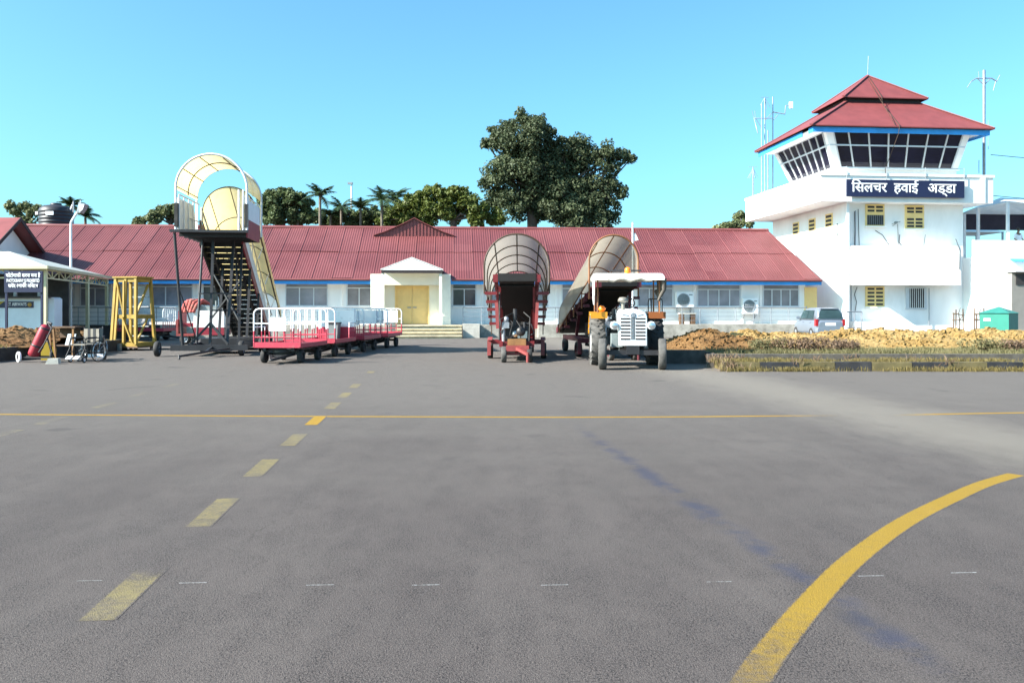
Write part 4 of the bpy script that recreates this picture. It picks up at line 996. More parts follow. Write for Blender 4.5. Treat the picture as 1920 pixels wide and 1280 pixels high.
def palm(px, py, Y, label, seed, L=1.9, nf=13, lean=0.0):
    rg = random.Random(seed); top = at(px, py, Y)
    o = thing('palm_tree', label, 'palm', (top.x, Y, 0), 0, 'areca palms behind the terminal')
    b = MB(); b.tube([(lean,0,0),(lean*.4,0,top.z*.5),(0,0,top.z-.4),(0,0,top.z)], [.13,.11,.10,.07], 8); b.build('trunk', 'palm_trunk', o)
    b = MB()
    for k in range(nf):
        a = 2*math.pi*k/nf+rg.uniform(-.2,.2); el = rg.uniform(.15, 1.25); pts = []
        for i in range(9):
            t = i/8; r = L*t*math.cos(el*(1-.3*t)); z = L*t*math.sin(el)-L*.62*t*t*(1.25-el*.55)
            pts.append(Vector((r*math.cos(a), r*math.sin(a), top.z-.05+z)))
        b.tube(pts, [.03*(1-i/9) for i in range(9)], 4, cap=False)
        side = Vector((-math.sin(a), math.cos(a), 0))
        for i in range(1, 9):
            for q in range(3):
                t = (i-1+q/3)/8; p = pts[i-1].lerp(pts[i], q/3); ln = .62*L*.5*math.sin(math.pi*min(1, .15+t*.9))+.08
                for sg in (-1, 1):
                    d = (side*sg+(pts[i]-pts[i-1]).normalized()*.6+Vector((0,0,-.35+rg.uniform(-.2,.2)))).normalized()
                    w = (pts[i]-pts[i-1]).normalized()*.045
                    b.add([p-w, p+w, p+d*ln], [(0,1,2)])
    b.build('frond', 'leaf_palm', o)
tree('leafy_tree', 'pale green bushy tree filling the gap left of the olive spreading tree', 71, [(598,405,18),(612,416,14),(700,402,18),(725,398,18),(748,406,18),(690,418,14),(735,416,16)], 'leaf_mid', 8000, .13, 14, [(720,420,.2)], 10)
palm(600, 366, 62, 'tallest areca palm, with bare trunk, right of the leafy tree', 1, 1.5, 12)
palm(558, 378, 66, 'short areca palm against the leafy green tree', 2, 1.6)
palm(640, 388, 68, 'short areca palm just left of the tall lamp mast', 3, 1.5)
palm(676, 388, 68, 'areca palm just right of the tall lamp mast', 4, 1.4)
palm(716, 374, 66, 'left one of the two areca palms beside the spreading olive tree', 5, 1.7, 14)
palm(742, 370, 70, 'right one of the two areca palms beside the spreading olive tree', 6, 1.8, 14)
palm(620, 402, 69, 'lowest areca palm, in the gap right of the bare-trunked palm', 8, 1.4)
palm(133, 384, 64, 'areca palm rising just behind the black water tank', 9, 1.2)
palm(160, 404, 64, 'low areca palm peeping over the ridge right of the water tank', 10, 1.3, 14)

# lamp mast, water tank, street lamp, flagpole
Y = 72; o = thing('lamp_mast', 'tall slim lamp mast among the palms behind the roof', 'lamp', (gx(659, Y), Y, 0)); zt = zof(345, Y)
b = MB(); b.tube([(0,0,0),(0,0,zt)], .07, 8); b.build('pole', 'metal_w', o); b = MB(); b.cbox((-.1,0,zt+.05),(.4,.3,.16)); b.build('lamp_head', 'metal', o)
Y = 56; o = thing('water_tank', 'black ribbed plastic water tank standing behind the left of the roof', 'tank', (gx(105, Y), Y, 0))
b = MB(); prof = [(0,8.36),(.3,8.36),(.34,8.3),(.75,8.22),(.98,8.05)]
for k in range(7): prof += [(1.0,7.95-k*.23),(1.04,7.9-k*.23),(1.04,7.82-k*.23),(1.0,7.77-k*.23)]
prof += [(1.0,6.3),(0,6.3)]; b.lathe(prof, n=32); b.build('body', 'tank', o)
b = MB(); b.lathe([(0,8.42),(.3,8.42),(.34,8.37),(.34,8.30)], n=20); b.build('lid', 'tank', o)
b = MB(); b.box(-1.2,1.2,-1.2,1.2,6.1,6.3); b.build('platform', 'conc', o)
for sx in (-1, 1):
    for sy in (-1, 1): b = MB(); b.box(sx*1.0-.12,sx*1.0+.12,sy*1.0-.12,sy*1.0+.12,0,6.1); b.build('leg', 'conc', o)
b = MB(); b.box(-.1,.4,-1.075,-1.02,7.55,7.78); b.build('badge', 'board_w', o)
b = MB(); b.box(-.95,-.78,-.75,-.66,7.6,7.8); b.build('sticker', 'board_w', o)
b = MB(); b.tube([(1.25,-.2,0),(1.25,-.2,8.6),(1.05,-.2,8.0)], .035, 6); b.build('pipe', 'metal_w', o)
Y = 39.5; o = thing('street_lamp', 'white street lamp with tilted floodlight before the left roof', 'lamp', (gx(133, Y), Y, 0)); Z = lambda py: zof(py, Y)
b = MB(); b.tube([(0,0,0),(0,0,Z(422)),(.02,0,Z(416)),(.2,0,Z(404)),(.36,0,Z(395))], .055, 8); b.build('pole', 'metal_w', o)
b = MB()
hp = [Vector((.30,-.1,Z(398))), Vector((.42,-.12,Z(380))), Vector((.70,-.12,Z(383))), Vector((.62,-.12,Z(392))), Vector((.46,-.1,Z(400)))]
b.prism(hp, (0,.36,0)); h_ = b.build('lamp_head', 'metal', o)
b = MB(); b.prism([Vector((p.x,p.y,p.z))+Vector((.0,-.012,0)) for p in [hp[1].lerp(hp[4],.2), hp[2].lerp(hp[4],.12), hp[3].lerp(hp[4],.1), hp[4].lerp(hp[1],.1)]], (0,.012,0)); b.build('lens', 'board_w', h_)
b = MB(); b.tube([(.38,.05,Z(395)),(.42,.05,Z(375))], .018, 6); b.build('aerial', 'metal_w', o)
Y = 33; o = thing('flagpole', 'white pole with a small red and white pennant behind the right loader', 'pole', (gx(1186.5, Y), Y, 0)); Z = lambda py: zof(py, Y)
b = MB(); b.tube([(0,0,0),(0,0,Z(417))], .035, 8); b.build('pole', 'metal_w', o)
b = MB(); b.prism([(.04,0,Z(430)),(.22,0,Z(450)),(.04,0,Z(452))], (0,.012,0)); b.build('pennant', 'board_w', o)
b = MB(); b.box(.035,.075,-.02,.02,Z(437),Z(428)); b.build('red_band', 'red', o)

# ------------------------------------------------------------------ left pavilion and notice boards
pv = thing('walkway_pavilion', 'pale sheet-roofed walkway pavilion on cream trussed posts at the left', 'pavilion', (0, 0, 0))
A = Vector((-18.05,33,0)); Bp = Vector((-19.7,39.6,0)); Cp = Vector((-20.9,44.0,0)); D = Vector((-27,33,0)); EZp = 3.12
for p in (A, Bp, Cp, A+Vector((-3.2,0,0)), A+Vector((-6.4,0,0)), Bp+Vector((-3.2,0,0))):
    b = MB(); b.bar((p.x,p.y,.0),(p.x,p.y,EZp-.06), .13); b.build('post', 'pav_steel' if p is not A else 'pav_steel', pv)
def truss(p, q, n, name='truss'):
    b = MB(); up = Vector((0,0,EZp-.1)); lo = Vector((0,0,EZp-.42)); b.bar(p+up, q+up, .06); b.bar(p+lo, q+lo, .06)
    for i in range(n):
        a = p.lerp(q, i/n); c = p.lerp(q, (i+1)/n)
        b.bar(a+(lo if i % 2 else up), c+(up if i % 2 else lo), .04); b.bar(c+lo, c+up, .035)
    b.build(name, 'pav_steel', pv)
truss(A, Bp, 7); truss(Bp, Cp, 5); truss(A, D, 10)
b = MB()
N1 = Vector((-20.6,35.0,3.85)); N2 = Vector((-23.5,38,3.7))
rf = [A+Vector((.3,-.4,EZp)), Cp+Vector((.35,0,EZp)), Cp+Vector((-2.2,0,EZp+.5)), N1]
b.prism(rf, (0,0,-.05)); b.prism([D+Vector((0,-.4,EZp)), A+Vector((.3,-.4,EZp)), N1, Vector((-27,35,3.85))], (0,0,-.05))
b.prism([N1, Cp+Vector((-2.2,0,EZp+.5)), Vector((-27,44,3.5)), Vector((-27,35,3.85))], (0,0,-.05))
b.build('roof', 'pav', pv)
b = MB(); b.bar(A+Vector((.32,-.42,EZp-.03)), Cp+Vector((.37,0,EZp-.03)), .05, .12); b.bar(A+Vector((.32,-.42,EZp-.03)), D+Vector((0,-.42,EZp-.03)), .05, .12); b.build('gutter', 'pav_steel', pv)
# ticket kiosk under the pavilion
kb = thing('ticket_kiosk', 'pale blue kiosk counter with an airline strip sign under the pavilion', 'kiosk', (0, 0, 0))
Y = 34.2; kx1 = gx(79, Y)
b = MB(); b.box(-27, kx1, Y, Y+.15, .1, 1.93); b.box(kx1-.15, kx1, Y+.15, Y+.45, .1, 1.93); b.build('counter', 'kiosk', kb)
b = MB(); b.box(-27, kx1+.25, Y-.25, Y+.2, 1.933, 2.0); b.build('counter_top', 'dark_in', kb)
for px in (27, 72, -60): x = gx(px, Y); b = MB(); b.box(x-.05, x+.05, Y+.02, Y+.12, 2.0, 3.0); b.build('post', 'metal', kb)
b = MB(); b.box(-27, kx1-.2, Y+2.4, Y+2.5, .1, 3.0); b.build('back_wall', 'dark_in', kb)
Z = lambda py: zof(py, Y)
x0, x1 = gx(-60, Y), gx(63, Y); b = MB(); b.box(x0, x1, Y-.03, Y-.002, Z(577), Z(565)); sb_ = b.build('strip_sign', 'navy', kb)
b = MB(); b.prism([(gx(-60,Y),Y-.04,Z(565)),(gx(9,Y),Y-.04,Z(565)),(gx(0,Y),Y-.04,Z(571.5)),(gx(-60,Y),Y-.04,Z(571.5))], (0,.009,0)); b.build('yellow_flash', 'sign_y', sb_)
text('lettering', 'JET AIRWAYS', .19, 'letter', sb_, (gx(32, Y), Y-.036, Z(573.2)), sx=.72)
b = MB(); b.lathe([(0,-.04),(.085,-.04),(.085,-.031)], (gx(56.5,Y),Y,Z(571)), 'y', 18); b.build('emblem', 'gold', sb_)
b = MB(); b.prism([(gx(83,Y),Y+.3,.1),(gx(94.5,Y),Y+.3,.1),(gx(94.5,Y),Y+.3,Z(560)),(gx(90,Y),Y+.3,Z(557)),(gx(83,Y),Y+.3,Z(557))], (0,.6,0)); b.build('side_panel', 'kiosk', kb)
# dark doors and recess behind the pavilion
b = MB(); u0, u1 = bx(95, -.3)[0], bx(118, -.3)[0]; b.box(u0, u1, -.32, -.003, FL, 2.75); w = b.build('dark_door', 'dark_in', tb)
b = MB(); b.box(u0-.06, u0-.003, -.36, -.01, FL, 2.8); b.box(u1+.003, u1+.06, -.36, -.01, FL, 2.8); b.build('frame', 'wood_b', w)
# notice board
Y = 30.2; nb = thing('notice_board', 'navy trilingual no-photography board on two dark posts at the left', 'sign', (0, 0, 0)); Z = lambda py: zof(py, Y)
x0, x1 = gx(9, Y), gx(80.5, Y)
b = MB(); b.box(x0, x1, Y-.04, Y, Z(548), Z(508)); b.build('board', 'navy', nb)
for x in (x0+.04, x1-.05): b = MB(); b.box(x-.035, x+.035, Y+.003, Y+.07, .0, Z(508)); b.build('post', 'navy', nb)
xm = (x0+x1)/2
text('lettering', '\u092b\u094b\u091f\u094b\u0917\u093e\u092b\u0940 \u0915\u0930\u0928\u093e \u092e\u0928\u093e \u0939\u0948', .185, 'letter', nb, (xm, Y-.046, Z(519.5)), sx=.78, bold=.004)
text('lettering', 'PHOTOGRAPHY IS PROHIBITED', .165, 'letter', nb, (xm, Y-.046, Z(529)), sx=.50, bold=.004)
text('lettering', '\u09ab\u099f\u09cb\u0997\u09be\u09ab\u09c0 \u09a8\u09bf\u09b7\u09c7\u09a7', .185, 'letter', nb, (xm, Y-.046, Z(539)), sx=.8, bold=.004)

# ------------------------------------------------------------------ yellow timber stand
Y = 31.2; X = gx(250, Y); st = thing('work_stand', 'tall yellow timber access stand on castors by the left verge', 'stand', (X, Y, 0), R(-16))
H = 2.62; w0, w1, d0, d1 = .52, .43, .50, .38
leg = lambda sx, sy: (Vector((sx*w0, sy*d0, .22)), Vector((sx*w1, sy*d1, H)))
for sx in (-1, 1):
    for sy in (-1, 1): p, q = leg(sx, sy); b = MB(); b.bar(p, q, .1, .09); b.build('leg', 'yel_wood', st)
b = MB(); b.bar((0,-d0,.22),(0,-d1,H), .09, .07); b.bar((-.05,-d1-.05,H-.1),(.02,-d0-.04,.3), .07, .05); b.build('upright', 'yel_wood', st)
b = MB()
for z in (.22, 1.22, H-.08):
    t = (z-.22)/(H-.22); w = w0+(w1-w0)*t+.05; d = d0+(d1-d0)*t
    for sy in (-1, 1): b.bar((-w,sy*d-.02*sy,z),(w,sy*d-.02*sy,z), .05, .14)
    for sx in (-1, 1): b.bar((sx*(w-.04),-d,z),(sx*(w-.04),d,z), .05, .14)
b.build('rail', 'yel_wood', st)
b = MB(); b.bar((-.30,-d0+.02,H-.15),(-.02,-d0+.04,1.3), .09, .05); b.bar((.0,-d0-.05,1.2),(.42,-d0-.05,.3), .09, .05); b.bar((-.35,-d0-.04,.3),(-.55+.25,-d0+.1,H-.3), .08, .05)
b.bar((w0-.05,-d0+.1,.3),(w1-.03,d1-.1,1.2), .07, .05); b.bar((w0-.08,-d0+.1,1.25),(w1-.02,d1-.1,2.4), .07, .05); b.build('brace', 'yel_wood', st)
b = MB()
for k in range(6): b.bar((-.35,d0-.1,.5+k*.36),(.35,d0-.1,.5+k*.36), .05, .04)
b.build('rung', 'metal', st)
b = MB(); b.box(-w1-.1, w1+.1, -d1-.08, d1+.08, H, H+.05); b.build('platform', 'yel_wood', st)
b = MB(); b.box(-w0-.08, w0+.12, -d0-.05, d0+.1, .10, .15); b.build('base', 'wood_b', st)
for sx in (-1, 1):
    for sy in (-1, 1):
        b = MB(); b.lathe([(0,-.03),(.065,-.03),(.065,.03),(0,.03)], (sx*.46,sy*.42,.065), 'x', 14); b.build('castor', 'rubber', st)
b = MB(); b.box(-.28,-.02,-d0-.16,-d0-.06,0,.26); b.build('chock', 'conc', st)

# ------------------------------------------------------------------ passenger stairs
ps = thing('passenger_stairs', 'mobile passenger stairs with arched cream canopy and black underframe', 'boarding stairs', (-9.42, 26.75, 0), R(7.2))
DZ = 3.98; DL = 2.7; DW = 1.06
b = MB(); b.box(-DW, DW, 0, DL, DZ-.07, DZ); b.box(-DW-.18, DW+.05, -.12, .05, DZ-.09, DZ-.01)
for y in (.3, .9, 1.5, 2.1, 2.6): b.box(-DW+.02, DW-.02, y-.04, y+.04, DZ-.2, DZ-.07)
b.build('platform', 'black', ps)
def vault(b, prof, path, n=20):
    """skin over a path of (y, z) sections"""
    vs = []; 
    for (y, z) in path:
        for (x, h) in prof: vs.append((x, y, z+h))
    k = len(prof); fs = []
    for i in range(len(path)-1):
        for j in range(k-1): fs.append((i*k+j, i*k+j+1, (i+1)*k+j+1, (i+1)*k+j))
    b.add(vs, fs, True)
def arc(r, a0=0, a1=180, n=20, skirt=0, h0=0):
    p = [(r*math.cos(R(a0+(a1-a0)*i/n)), h0+r*math.sin(R(a0+(a1-a0)*i/n))) for i in range(n+1)]
    if skirt: p = [(p[0][0], p[0][1]-skirt)]+p+[(p[-1][0], p[-1][1]-skirt)]
    return p
AZc = 5.27; AR = 1.05
b = MB(); vault(b, arc(AR, -3, 183, 24), [(0,AZc),(DL/2,AZc),(DL,AZc)]); b.build('upper_canopy', 'cream_fg', ps)
for y, post in ((0, True), (DL, True)):
    b = MB(); pts = [(x, y, AZc+h) for x, h in arc(AR+.03, 0, 180, 24)]
    pts = [(AR+.03,y,DZ)]+pts+[(-AR-.03,y,DZ)]; b.tube(pts, .036, 8); b.build('hoop', 'metal_w', ps)
b = MB(); b.tube([(x, DL/2, AZc+h) for x, h in arc(AR-.02, -3, 183, 24)], .018, 6)
for a in (35, 70, 110, 145, 178): b.tube([((AR-.02)*math.cos(R(a)),.02,AZc+(AR-.02)*math.sin(R(a))),((AR-.02)*math.cos(R(a)),DL-.02,AZc+(AR-.02)*math.sin(R(a)))], .016, 6)
b.build('rib', 'brown', ps)
# side panels of the platform
b = MB(); b.box(-DW-.02, -DW+.03, .1, 1.9, DZ+.02, DZ+1.0); b.prism([(-DW-.02,1.9,DZ+.02),(-DW-.02,2.4,DZ+.02),(-DW-.02,2.3,DZ+.7),(-DW-.02,1.9,DZ+1.0)], (.05,0,0)); b.build('side_panel', 'two_stair', ps)
b = MB(); b.mi = 0; b.box(DW-.03, DW+.02, .1, 2.4, DZ+.36, DZ+.98); b.mi = 1; b.box(DW-.03, DW+.02, .1, 2.4, DZ-.22, DZ+.357); b.build('side_panel', ['two_stair', 'stair_red'], ps)
for sx in (-1, 1):
    b = MB(); b.box(sx*DW-.05, sx*DW+.05, -.05, .095, DZ+.08, DZ+.82); b.build('bumper', 'rubber', ps)
    b = MB()
    b.tube([(sx*(DW-.06),.1,DZ+1.1),(sx*(DW-.06),DL,DZ+1.1)], .022, 6)
    for y in (.1, .7, 1.3, 1.9, 2.5): b.tube([(sx*(DW-.06),y,DZ),(sx*(DW-.06),y,DZ+1.1)], .02, 6)
    b.tube([(sx*(DW-.06),1.3,DZ+.5),(sx*(DW-.06),DL,DZ+.5)], .018, 6); b.build('guard_rail', 'metal_w', ps)
for x in (.82, .95): b = MB(); b.tube([(x,.06,DZ),(x,.06,DZ+1.28)], .03, 6); b.build('gate_post', 'metal_w', ps)
# flight
SY0, SY1, SZ1 = DL, DL+6.1, .35; NS = 20
sz = lambda y: DZ+(SZ1-DZ)*(y-SY0)/(SY1-SY0)
SW = .70
for i in range(NS):
    y = SY0+(SY1-SY0)*(i+.5)/NS; b = MB(); b.box(-SW+.03, SW-.03, y-.15, y+.15, sz(y)-.035, sz(y)); b.box(-SW+.03, SW-.03, y-.15, y-.13, sz(y)+.001, sz(y)+.13); b.build('step', 'black', ps)
for sx in (-1, 1):
    x = sx*SW; b = MB(); b.mi = 0
    b.prism([(x-.02,SY0-.2,DZ+.04),(x-.02,SY1,SZ1+.04),(x-.02,SY1,SZ1+.5),(x-.02,SY0-.2,DZ+.55)], (.05,0,0)); b.mi = 1
    b.prism([(x-.02,SY0-.2,DZ-.32),(x-.02,SY1,SZ1-.3),(x-.02,SY1,SZ1+.037),(x-.02,SY0-.2,DZ+.037)], (.05,0,0)); b.build('stringer', ['two_stair', 'stair_red'] if sx > 0 else ['black', 'black'], ps)
    b = MB(); b.tube([(x,SY0,DZ+1.0),(x,SY1,SZ1+1.0),(x,SY1+.3,SZ1+.9)], .025, 6)
    for k in range(8): y = SY0+(SY1-SY0)*k/7; b.tube([(x,y,sz(y)+.4),(x,y,sz(y)+1.0)], .02, 6)
    b.build('handrail', 'metal_w', ps)
b = MB()
for k in range(7):
    ya = SY0+.4+(SY1-SY0-.6)*k/7; yb = SY0+.4+(SY1-SY0-.6)*(k+1)/7; s_ = -1 if k % 2 else 1
    b.bar((s_*SW*.9,ya,sz(ya)-.3),(-s_*SW*.9,yb,sz(yb)-.3), .045, .05)
for sx in (-.55, .55): b.bar((sx*SW,SY0,DZ-.34),(sx*SW,SY1-.2,SZ1-.12), .07, .09)
b.build('flight_brace', 'black', ps)
for o_ in ps.children:
    if o_.name.split('.')[0] in ('step', 'stringer', 'handrail', 'flight_brace'): o_.location.x = -.22
# canopy over the flight
HC = .9; CR = .92
path = [(y, sz(y)+HC) for y in (SY0+.1, SY0+1.6, SY0+3.1, SY0+4.6, SY1-.1)]
b = MB(); vault(b, arc(CR, 0, 180, 20, .28), path); b.build('flight_canopy', 'cream_fg', ps)
b = MB()
for y, z in path: b.tube([(x, y, z+h) for x, h in arc(CR-.02, 0, 180, 18, .28)], .016, 6)
for a in (0, 40, 90, 140, 180): b.tube([((CR-.02)*math.cos(R(a)), y, z+(CR-.02)*math.sin(R(a))) for y, z in path], .016, 6)
for sx in (-1, 1): b.tube([(sx*(CR-.0), y, z-.28) for y, z in path], .022, 6)
b.build('canopy_rib', 'brown', ps)
b = MB()
for k, (y, z) in enumerate(path):
    for sx in (-1, 1): b.tube([(sx*(SW+.02), y, sz(y)+.3), (sx*(CR-.01), y+.05, z-.05)], .018, 6)
b.build('canopy_stay', 'metal_w', ps)
# underframe
b = MB()
for sx in (-1, 1): b.bar((sx*.75,.35,.3),(sx*.75,6.6,.3), .12, .2)
b.bar((-1.3,.3,.27),(1.05,.3,.27), .14, .18); b.bar((-1.0,3.2,.3),(1.0,3.2,.3), .12, .16); b.bar((-.9,6.4,.3),(.9,6.4,.3), .12, .16)
b.box(-.7,.7,1.6,3.1,.2,.52); b.box(-.6,.6,4.2,6.2,.22,.45); b.build('chassis', 'black', ps)
b = MB()
b.tube([(-1.12,.02,DZ-.1),(-.95,.35,.35)], .045, 8); b.tube([(-.62,1.6,DZ-.2),(-.66,.9,.35)], .04, 8)
b.build('prop', 'black', ps)
b = MB(); b.tube([(-.66,.9,.5),(-1.05,.2,2.2)], .02, 8); b.bar((-.66,1.2,2.0),(.38,1.1,2.0), .05); b.bar((.6,2.0,2.6),(-.5,2.4,1.2), .05); b.bar((-.5,2.4,2.8),(.6,1.6,1.0), .05); b.build('cross_brace', 'black', ps)
b = MB(); b.bar((-.15,.5,.35),(-.15,.95,DZ-.15), .08); b.bar((.38,.5,.35),(.36,1.6,DZ-.2), .08); b.bar((.6,1.2,.35),(.52,2.2,DZ-.3), .07)
b.bar((-.15,.5,1.05),(-.72,.4,.38), .07); b.bar((-.15,.5,1.05),(.42,.4,.38), .07); b.bar((-.15,.6,1.45),(.6,1.2,1.45), .05); b.bar((-.4,.6,2.0),(.5,.9,2.0), .04)
b.bar((.45,2.2,.35),(.15,3.2,DZ-.9), .06); b.bar((-.45,3.2,.35),(-.45,3.9,sz(3.9)-.3), .08); b.bar((.5,3.2,.35),(.5,3.9,sz(3.9)-.3), .08); b.bar((.55,4.9,.35),(.55,5.4,sz(5.4)-.3), .07); b.bar((-.55,4.9,.35),(-.55,5.4,sz(5.4)-.3), .07)
b.build('support_frame', 'black', ps)
b = MB(); b.bar((-.05,.4,.3),(-.05,-.55,.18), .07, .06); b.bar((-.05,-.55,.18),(-.6,-1.5,.1), .05, .06); b.bar((.5,.2,.24),(-.05,-.55,.18), .05, .05); b.tube([(-.6,-1.5,.13),(-.58,-1.55,.02)], .035, 6); b.build('tow_bar', 'black', ps)
b = MB(); b.bar((-1.9,.35,.24),(-1.0,.35,.24), .05); b.build('axle', 'black', ps)
b = MB(); b.bar((-1.0,3.2,.3),(1.2,3.2,.3), .06); b.build('axle', 'black', ps)
def wheel(par, c, r, w, tm='rubber', rm='metal', n=26, lug=0):
    b = MB(); b.lathe([(r*.55,-w/2),(r*.93,-w/2),(r,-w*.36),(r,w*.36),(r*.93,w/2),(r*.55,w/2)], c, 'x', n)
    if lug:
        for k in range(lug):
            a = 2*math.pi*k/lug
            for sg in (-1, 1):
                a2 = a+(.5 if sg > 0 else 0)*2*math.pi/lug
                p = Vector((c[0]+sg*.01, c[1]+r*1.0*math.cos(a2), c[2]+r*1.0*math.sin(a2))); a3 = a2-.20
                q = Vector((c[0]+sg*w*.5, c[1]+r*.985*math.cos(a3), c[2]+r*.985*math.sin(a3)))
                b.bar(p, q, .055, .06, (0, math.cos(a2), math.sin(a2)))
    wh = b.build('wheel', tm, par)
    b = MB(); b.lathe([(0,-w*.3),(r*.18,-w*.34),(r*.2,-w*.2),(r*.5,-w*.2),(r*.57,-w*.48),(r*.57,w*.48),(r*.5,w*.2),(r*.2,w*.2),(r*.18,w*.34),(0,w*.3)], c, 'x', n); b.build('rim', rm, wh)
    return wh
for c in ((-1.72,.35,.24),(-1.0,3.2,.24),(1.0,3.2,.24),(.82,.5,.24)): wheel(ps, c, .235, .14)

# ------------------------------------------------------------------ tow tug behind the stairs
tg = thing('tow_tug', 'small red and white tow tug with red seat behind the stairs', 'tug', (gx(383, 36.5), 36.5, 0), R(3))
b = MB(); b.mi = 0; b.box(-.28,.98,-.55,.55,.72,1.43); b.mi = 1; b.box(-.28,.98,-.55,.55,.40,.717); b.build('body', ['two_stair', 'stair_red'], tg)
b = MB(); b.box(-1.0,-.283,-.55,.55,.36,.46); b.box(-1.0,-.92,-.55,.55,.46,1.05); b.build('footwell', 'red_l', tg)
b = MB(); b.box(-.85,-.35,-.42,.3,.75,.9); b.box(-.95,-.83,-.45,.3,.85,1.42); b.build('seat', 'stair_red', tg)
b = MB(); b.lathe([(.16,-.02),(.19,0),(.16,.02)], (-.25,-.05,1.62), 'z', 20); b.tube([(-.2,-.05,1.3),(-.25,-.05,1.62)], .02, 6); b.build('steering_wheel', 'black', tg)
b = MB(); b.box(-.15,.6,-.35,.35,1.433,1.62); b.tube([(.5,0,1.55),(.5,0,1.85)], .04, 8); b.build('engine', 'tr_grey', tg)
for c in ((-.65,-.45,.22),(-.65,.45,.22),(.6,-.45,.22),(.6,.45,.22)):
    w = wheel(tg, (0,0,0), .22, .16); w.location = c; w.rotation_euler.z = math.pi/2
o = thing('cloth_bundle', 'striped cloth bundle draped over the seat of the tow tug', 'cloth', (gx(360, 36.4), 36.4, 0))
b = MB(); rg = random.Random(4)
for k in range(5): x = -.25+.12*k; b.tube([(x,-.5,1.35),(x+.1,-.35,1.75+.1*math.sin(k)),(x+.25,-.1,1.85),(x+.5,.1,1.7)], [.07,.09,.09,.06], 8)
b.build('cloth', 'plaid', o)

# ------------------------------------------------------------------ baggage carts
CG = 'baggage carts parked in a train and behind the stairs'
def make_cart(variant):
    c = thing('baggage_cart', '', 'baggage cart', (0, 0, 0), 0, CG); W = .655; Ln = 2.3; DZ_ = .47
    b = MB(); b.box(-W, W, 0, Ln, DZ_, DZ_+.045)
    for k in range(6): b.box(-W+.02, W-.02, .2+k*.38, .24+k*.38, DZ_-.06, DZ_)
    b.build('deck', 'cart_bed', c)
    b = MB()
    for sx in (-1, 1): b.box(sx*W-.02, sx*W+.02, .0, Ln, DZ_-.03, DZ_+.09)
    b.box(-W+.02, W-.02, -.02, .02, DZ_-.03, DZ_+.12); b.box(-W+.02, W-.02, Ln-.02, Ln+.02, DZ_-.03, DZ_+.12); b.build('edge_frame', 'cart', c)
    for y in (0, Ln):
        b = MB(); rr = .14; T = 1.5
        pts = [(-W,y,DZ_)]+[(-W+rr-rr*math.cos(R(a)),y,T-rr+rr*math.sin(R(a))) for a in (0,30,60,90)]+[(W-rr+rr*math.sin(R(a)),y,T-rr+rr*math.cos(R(a))) for a in (0,30,60,90)]+[(W,y,DZ_)]
        b.tube(pts, .024, 8)
        for k in range(1, 6): x = -W+2*W*k/6; b.tube([(x,y,DZ_),(x,y,T)], .015, 6)
        for z in (.72, 1.1): b.tube([(-W,y,z),(W,y,z)], .018, 6)
        b.build('end_rail', 'cart', c)
    if variant == 'rail':
        b = MB(); b.box(-.22,.26,-.045,-.025,.90,1.27); b.build('board', 'board_w', c)
        b = MB(); b.tube([(-W,0,1.0),(-W,.8,1.0),(-W,.8,DZ_)], .02, 6); b.tube([(-W,Ln,1.0),(-W,Ln-.8,1.0),(-W,Ln-.8,DZ_)], .02, 6); b.build('side_rail', 'cart', c)
    if variant == 'panel':
        b = MB(); b.box(-W+.03, W-.03, Ln-.036, Ln-.024, DZ_+.05, 1.46); b.build('end_panel', 'cart', c)
        b = MB(); b.tube([(W,Ln,1.05),(W,Ln-.75,1.05),(W,Ln-.75,DZ_)], .02, 6); b.tube([(W,Ln,.78),(W,Ln-.75,.78)], .015, 6); b.build('side_rail', 'cart', c)
    if variant == 'sheet':
        for y in (.03, Ln-.03): b = MB(); b.box(-.50,.50, y-.006, y+.006, .95, 1.44); b.build('board', 'board_w', c)
    b = MB()
    for sx in (-1, 1): b.bar((sx*.4,.1,.40),(sx*.4,Ln-.1,.40), .07, .1)
    for y in (.42, Ln-.42): b.bar((-.5,y,.26),(.5,y,.26), .08); b.lathe([(.28,.30),(.28,.36)], (0,y,0), 'z', 16)
    b.bar((0,.42,.28),(0,Ln-.42,.28), .05); b.build('chassis', 'black', c)
    for y in (.42, Ln-.42):
        for sx in (-1, 1): wheel(c, (sx*.52, y, .19), .19, .12, 'rubber', 'black', 18)
    b = MB(); b.bar((-.34,.4,.25),(0,-.42,.13), .07); b.bar((.34,.4,.25),(0,-.42,.13), .07); b.bar((-.22,.12,.2),(.22,.12,.2), .06); b.bar((-.5,.3,.36),(.5,.3,.36), .07); b.lathe([(.05,.10),(.07,.12),(.05,.15)], (0,-.44,0), 'z', 12); b.build('tow_bar', 'black', c)
    return c
protos = {k: make_cart(k) for k in ('rail', 'panel', 'sheet')}
used = set()
def put_cart(k, x, y, rz, label):
    if k in used: return dup(protos[k], (x, y, 0), rz, label)
    used.add(k); o = protos[k]; o.location = (x, y, 0); o.rotation_euler.z = rz; o['label'] = label; return o
tx_ = lambda y: -6.41+.1*(y-23.3)
put_cart('rail', tx_(23.3), 23.3, R(-5.2), 'front baggage cart of the train, with a white board on its end rail')
put_cart('panel', tx_(26.35), 26.35, R(-5.2), 'second baggage cart of the train, with a solid grey and red rear panel')
put_cart('sheet', tx_(29.4)+.05, 29.4, R(-5.6), 'third baggage cart of the train, white sheets on its end rails')
put_cart('sheet', tx_(32.45)+.12, 32.45, R(-6), 'last baggage cart of the train, nearest the entrance steps')
o = thing('storage_bin', 'dark grey bin standing on the deck of the second baggage cart', 'bin', (tx_(26.35)+.18, 26.35+1.95, .516), R(-5.2))
